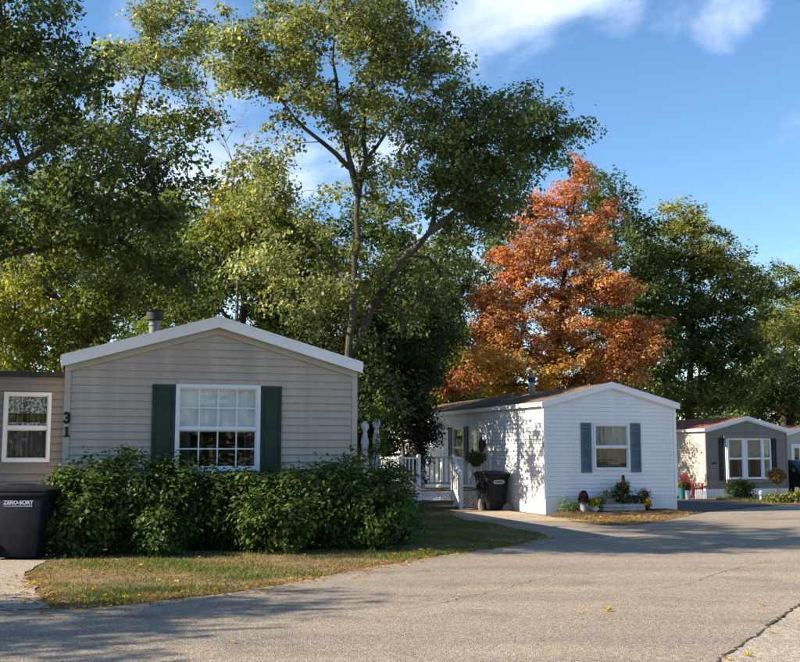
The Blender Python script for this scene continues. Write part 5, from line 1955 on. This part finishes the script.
link('foliage', np_mesh('foliage', V, F, C), 'leaf', t)
# stone by the cart and a sandy post block at its left
g = gp(509, 510.5)
rng = np.random.default_rng(71)


def rock(name, label, loc, r, m, seed):
    bm = bmesh.new()
    bmesh.ops.create_icosphere(bm, subdivisions=2, radius=1)
    rn = random.Random(seed)
    for v in bm.verts:
        k = 1 + rn.uniform(-.16, .16)
        v.co = Vector((v.co.x * r[0] * k, v.co.y * r[1] * k, max(-0.3 * r[2], v.co.z * r[2] * k) + 0.3 * r[2]))
    me = bpy.data.meshes.new(name)
    bm.to_mesh(me)
    bm.free()
    return tag(link(name, me, m, None, loc), label, 'stone')


rock('stone', 'grey brown stone lying between the slate trash cart and the white wall', (g.x - .05, g.y + .2, 0), (.20, .16, .17), 'stone', 1)
g = gp(482, 511)
rock('stone', 'pale sandy upright stone at the foot of the porch beside the slate cart', (g.x - 0.02, g.y + .25, 0), (.07, .07, .24), 'stone', 2)
# hanging basket on the porch railing
hbk = PD.matrix_basis @ Vector((-0.55, -0.12, DZ + 0.84))
t = thing('railing_planter', 'dark planter with trailing green leaves hung on the porch railing', 'planter', tuple(hbk), F2.th)
MB().lathe([(0.10, -0.2), (0.22, -0.02), (0.24, 0.0), (0.20, 0.0)], 14, (0, 0, 0)).build('bowl', 'pot_dark', t, smooth=True)
rng = np.random.default_rng(72)
n = 700
q = sample_blob((0, 0, .06), (.36, .26, .18), n, rng)
V, F, C = leaves(q, rng.uniform(.05, .09, n), pick_cols(n, HG, rng), rng, unit(q))
link('foliage', np_mesh('foliage', V, F, C), 'leaf', t)

# ------------------------------------------------------------------ things at the brown house
pshrub(737, 480.5, 499, 16, HG2, 'round dark green bush under the bay window of the brown house', 73, leaf=.1, k=1.6, dY=.5, rd=.5)
# mop-headed standard with yellow brown flower heads
g = gp(777.5, 499.5)
hc = at(777.5, 475.5, g.y).z - g.z
t = thing('standard_hydrangea', 'small lollipop shrub with faded yellow blooms beside the brown house', 'shrub', tuple(g))
MB().tube([(0, 0, 0), (0.02, 0, hc * .5), (0.0, 0, hc)], [.03, .025, .02], 7).build('stem', 'bark_pale', t)
MB().tube([(0.1, 0, 0), (0.11, 0, hc * .9)], [.012, .012], 6).build('stake', 'wood_weathered', t)
rng = np.random.default_rng(74)
n = 1500
q = sample_blob((0, 0, hc), (.36, .36, .30), n, rng, .4)
V, F, C = leaves(q, rng.uniform(.05, .10, n), pick_cols(n, [(0.30, 0.20, 0.06, 4), (0.22, 0.13, 0.05, 3), (0.12, 0.12, 0.04, 2)], rng), rng, unit(q - np.array([0, 0, hc])))
link('crown', np_mesh('crown', V, F, C), 'leaf', t)
for i, (px, top, bot, rx) in enumerate(((770, 494, 503, 9), (785, 492, 503, 10), (797, 493, 503, 9))):
    pshrub(px, top, bot, rx, [(0.14, 0.16, 0.035, 3), (0.22, 0.20, 0.05, 2), (0.08, 0.11, 0.03, 2)],
           ['low yellow-green clump at the foot of the lollipop shrub', 'low yellow-green clump to the car side of the lollipop shrub', 'low yellow-green clump in front of the dark car'][i],
           75 + i, leaf=.09, k=.5, dY=.3)
g = gp(761, 501)
t = thing('garden_lantern', 'small white garden lantern post in front of the brown house', 'garden ornament', tuple(g))
MB().lathe([(.07, 0), (.045, .05), (.035, .20), (.06, .22)], 10).build('post', 'pot_white', t)
MB().lathe([(.055, .221), (.07, .235), (.07, .31), (.09, .32), (.02, .38)], 10).build('lamp_head', 'pot_white', t)
# red chair
g = gp(693.5, 497.5)
t = thing('garden_chair', 'red plastic garden chair against the cream side wall', 'chair', tuple(g), R(35))
MB().hexa([(-.26, -.26, .36), (.26, -.26, .36), (.24, .24, .30), (-.24, .24, .30), (-.26, -.26, .40), (.26, -.26, .40), (.24, .24, .34), (-.24, .24, .34)]).build('seat', 'plastic_red', t, bevel=.01)
for i in range(5):
    xx = -.2 + i * .1
    hgt = .98 - .05 * abs(i - 2)
    MB().bar((xx, .24, .32), (xx * 1.15, .46, hgt), .085, .025, up=(0, -1, 0)).build('back_slat', 'plastic_red', t)
for s in (-1, 1):
    MB().box(s * .29 - .03, s * .29 + .03, -.25, -.19, 0, .54).build('leg', 'plastic_red', t)
    MB().bar((s * .27, .30, 0), (s * .27, .12, .34), .06, .05).build('leg', 'plastic_red', t)
    MB().box(s * .30 - .05, s * .30 + .05, -.28, .36, .541, .575).build('armrest', 'plastic_red', t, bevel=.008)
# teal barrel planter and white tub
for px, bot, hgt, r, m, lab in ((682, 499, .42, .12, 'plastic_teal', 'teal round tub beside the white house corner'), (688, 499.5, .34, .10, 'pot_white', 'white round tub between teal tub and red chair')):
    g = gp(px, bot)
    t = thing('garden_tub', lab, 'tub', tuple(g))
    MB().lathe([(r * .8, 0), (r, hgt * .9), (r * 1.1, hgt * .91), (r * 1.1, hgt), (r * .9, hgt), (r * .85, hgt * .9)], 16).build('tub', m, t, smooth=True)
    rng = np.random.default_rng(int(px))
    n = 260
    q = sample_blob((0, 0, hgt + .12), (r * 1.3, r * 1.3, .2), n, rng)
    V, F, C = leaves(q, rng.uniform(.06, .10, n), pick_cols(n, [(0.06, 0.10, 0.03, 3), (0.4, 0.26, 0.04, 1)], rng), rng, unit(q - np.array([0, 0, hgt])))
    link('foliage', np_mesh('foliage', V, F, C), 'leaf', t)
ga, gb = gp(696, 498.5), gp(706, 498.5)
t = thing('picket_edging', 'short white picket edging at the brown house corner', 'fence', tuple(ga), math.atan2(gb.y - ga.y, gb.x - ga.x))
ln = (gb - ga).length
for i in range(6):
    xx = ln * i / 5
    MB().prism([(xx - .025, 0), (xx + .025, 0), (xx + .025, .30), (xx, .36), (xx - .025, .30)], 'y', -.01, .01).build('picket', 'wood_white', t)
for z in (.09, .24):
    MB().box(-.02, ln + .02, .0105, .025, z, z + .04).build('rail', 'wood_white', t)


# ------------------------------------------------------------------ grass, litter, fallen leaves
def inside(P, poly):
    x, y = P[:, 0], P[:, 1]
    r = np.zeros(len(P), bool)
    j = len(poly) - 1
    for i in range(len(poly)):
        xi, yi = poly[i]
        xj, yj = poly[j]
        c = ((yi > y) != (yj > y)) & (x < (xj - xi) * (y - yi) / (yj - yi + 1e-12) + xi)
        r ^= c
        j = i
    return r


def patch(P, k=1.0):
    x, y = P[:, 0] * k, P[:, 1] * k
    return (np.sin(x * 1.7 + 1.1 * np.sin(y * 1.3)) + np.sin(y * 2.3 + 1.4 * np.sin(x * 0.9 + 2)) + 0.7 * np.sin(x * 5.1 + y * 3.7) + 0.6 * np.sin(y * 6.3 - x * 2.2)) / 3.3


def grass(name, label, poly, dens, seed, green, h=(0.03, 0.075), w=0.007, shift=0.0):
    rng = np.random.default_rng(seed)
    pl = np.array(poly)
    lo, hi = pl.min(0), pl.max(0)
    n = int((hi[0] - lo[0]) * (hi[1] - lo[1]) * dens)
    P = rng.uniform(lo, hi, (n, 2))
    P = P[inside(P, poly)]
    n = len(P)
    f = patch(P) + 0.35 * patch(P, 3.1) + rng.normal(size=n) * 0.35 + shift
    thin = rng.random(n) < np.clip(0.62 + f * 0.55, 0.10, 1)
    P, f = P[thin], f[thin]
    n = len(P)
    g = np.array([zg(y) for y in P[:, 1]])
    b0 = np.stack([P[:, 0], P[:, 1], g + 0.001], 1)
    a = rng.random(n) * 6.283
    hh = (rng.uniform(h[0], h[1], n) * np.clip(0.75 + 0.55 * f, 0.5, 1.6))[:, None]
    wv = np.stack([np.cos(a), np.sin(a), 0 * a], 1) * w * rng.uniform(.6, 1.3, (n, 1))
    ln = rng.normal(size=(n, 3)) * np.array([.55, .55, 0])
    tip = b0 + (np.array([0, 0, 1]) + ln) * hh
    V = np.stack([b0 - wv, b0 + wv, tip], 1).reshape(-1, 3)
    F = np.arange(n * 3).reshape(-1, 3)
    t = np.clip(f * 0.8 + 0.5, 0, 1)[:, None]
    dry = np.array([[0.215, 0.165, 0.075]])
    C = dry * (1 - t) + np.array([green]) * t
    C *= (1 + rng.normal(size=(n, 1)) * .22).clip(.4, 1.7)
    o = link(name, np_mesh(name, V, F, np.repeat(C, 3, 0)), 'grass_blade')
    tag(o, label, 'grass')
    o['kind'] = 'stuff'


front_lawn = [(p[0], p[1]) for p in jag(lawn_edge, 0.22, 0.035, 3)] + G((535, 532), (505, 526), (470, 521), (452, 516), (420, 514), (425, 535), (415, 546), (330, 550), (200, 552), (60, 556), (45, 562))
grass('front_lawn', 'patchy dry and green lawn strip between the hedge and the road', front_lawn, 3000, 81, (0.10, 0.145, 0.032), h=(0.015, 0.065), shift=-0.42)
side_lawn = G((425, 535), (420, 514), (445, 511), (440, 500), (380, 500), (360, 520), (415, 546))
grass('side_lawn', 'shaded thin grass between the hedge and the porch steps', side_lawn, 900, 82, (0.10, 0.13, 0.035))
l2 = G((545, 516.5), (578, 522.5), (600, 525), (640, 525), (668, 520.5), (690, 515.0), (700, 512), (680, 510.5), (640, 511.5), (560, 515.5))
grass('brown_lawn', 'dry brown grass patch in front of the white house', l2, 1600, 83, (0.13, 0.125, 0.04), shift=-0.7)
l3 = G((716, 500.6), (765, 503.4), (800, 503.0), (840, 500), (840, 492), (716, 495))
grass('far_lawn', 'thin grass strip along the brown house', l3, 260, 84, (0.12, 0.14, 0.04), h=(.05, .12), w=.014)

LITTER = [(0.42, 0.24, 0.05, 3), (0.30, 0.14, 0.05, 3), (0.22, 0.11, 0.05, 3), (0.55, 0.38, 0.07, 1.5)]


def litter(name, label, pts, size, seed):
    rng = np.random.default_rng(seed)
    n = len(pts)
    P = np.array([(p[0], p[1], zg(p[1]) + 0.022) for p in pts]) + rng.normal(size=(n, 3)) * np.array([0, 0, .006])
    V, F, C = leaves(P, rng.uniform(size * .6, size * 1.3, n), pick_cols(n, LITTER, rng), rng, None, 3.0, 0.0, .8, .3)
    o = link(name, np_mesh(name, V, F, C), 'leaf')
    tag(o, label, 'leaves')
    o['kind'] = 'stuff'


rng = np.random.default_rng(91)
pl = np.array(front_lawn)
P = rng.uniform(pl.min(0), pl.max(0), (2600, 2))
P = P[inside(P, front_lawn)][:420]
ed = np.array(jag(lawn_edge, 0.06, 0.0, 1))
E_ = ed[rng.integers(0, len(ed), 900)] + rng.normal(size=(900, 2)) * np.array([.16, .16])
E2 = np.array(G((62, 600)))[0] + rng.normal(size=(110, 2)) * np.array([.55, .45])
litter('leaf_litter', 'orange and brown fallen leaves strewn along the lawn edge', list(P) + list(E_) + list(E2), 0.055, 92)
P2 = np.array(l2)
Q = rng.uniform(P2.min(0), P2.max(0), (1600, 2))
Q = Q[inside(Q, l2)]
litter('leaf_litter', 'brown leaf litter on the dry patch before the white house', list(Q[:450]), 0.085, 93)


def leaf_obj(px, py, s, seed, col):
    rn = random.Random(seed)
    g = gp(px, py)
    mb = MB()
    out = []
    for k in range(14):
        a = 2 * math.pi * k / 14
        r = s * 0.72 * (0.5 if k % 2 else (1.0 if k not in (6, 8) else .6)) * rn.uniform(.8, 1.1)
        out.append((r * math.cos(a), r * math.sin(a) * .85, abs(math.sin(a * 1.5 + seed)) * s * .45 + .004))
    n = len(out)
    mb.v = [(0, 0, 0.003)] + out
    mb.f = [(0, 1 + i, 1 + (i + 1) % n) for i in range(n)]
    me = mb.mesh('fallen_leaf')
    ca = me.color_attributes.new('Col', 'FLOAT_COLOR', 'POINT')
    for i in range(len(me.vertices)):
        k = 1.0 if i else .7
        ca.data[i].color = (col[0] * k, col[1] * k, col[2] * k, 1)
    lift = 0.010 if px < 790 else .012
    o = link('fallen_leaf', me, 'leaf', None, (g.x, g.y, g.z + lift), rn.uniform(0, 6.28))
    return o


YC = [(0.62, 0.40, 0.05), (0.55, 0.30, 0.04), (0.60, 0.46, 0.12), (0.45, 0.22, 0.05)]
road_leaves = [(608, 612, .085, 0), (580, 614.5, .035, 2), (762, 606.5, .05, 1), (772, 634.5, .05, 2), (748, 657.5, .06, 0), (771, 563, .05, 0), (788, 571.5, .04, 1), (727, 661, .05, 0),
               (457, 597, .045, 2), (464, 590, .04, 2), (232, 644, .05, 2), (668, 605, .03, 2), (576, 586, .03, 2), (355, 619, .03, 2), (540, 641, .03, 1), (690, 565, .03, 2)]
for i, (px, py, s, k) in enumerate(road_leaves):
    tag(leaf_obj(px, py, s, i + 3, YC[k]), 'yellow fallen leaf lying on the sunlit asphalt', 'leaf', 'fallen leaves on the road')
lawn_leaves = [(86, 574.5, .075, 0), (140, 569, .07, 0), (176, 585.5, .06, 2), (176, 590, .06, 1), (94, 593, .07, 0), (125, 602, .08, 0), (108, 605.5, .09, 0), (86, 607, .07, 0),
               (48, 597, .06, 3), (64, 600, .05, 3), (158, 584, .05, 2), (185, 596, .06, 3), (473, 548, .05, 0), (492, 543, .05, 2), (430, 552, .06, 0), (448, 549, .05, 2), (420, 553, .06, 0), (394, 557, .05, 1)]
for i, (px, py, s, k) in enumerate(lawn_leaves):
    o = leaf_obj(px, py, s, i + 40, YC[k])
    o.location.z += 0.03
    tag(o, 'golden fallen leaf lying on the patchy lawn strip', 'leaf', 'fallen leaves on the lawn')
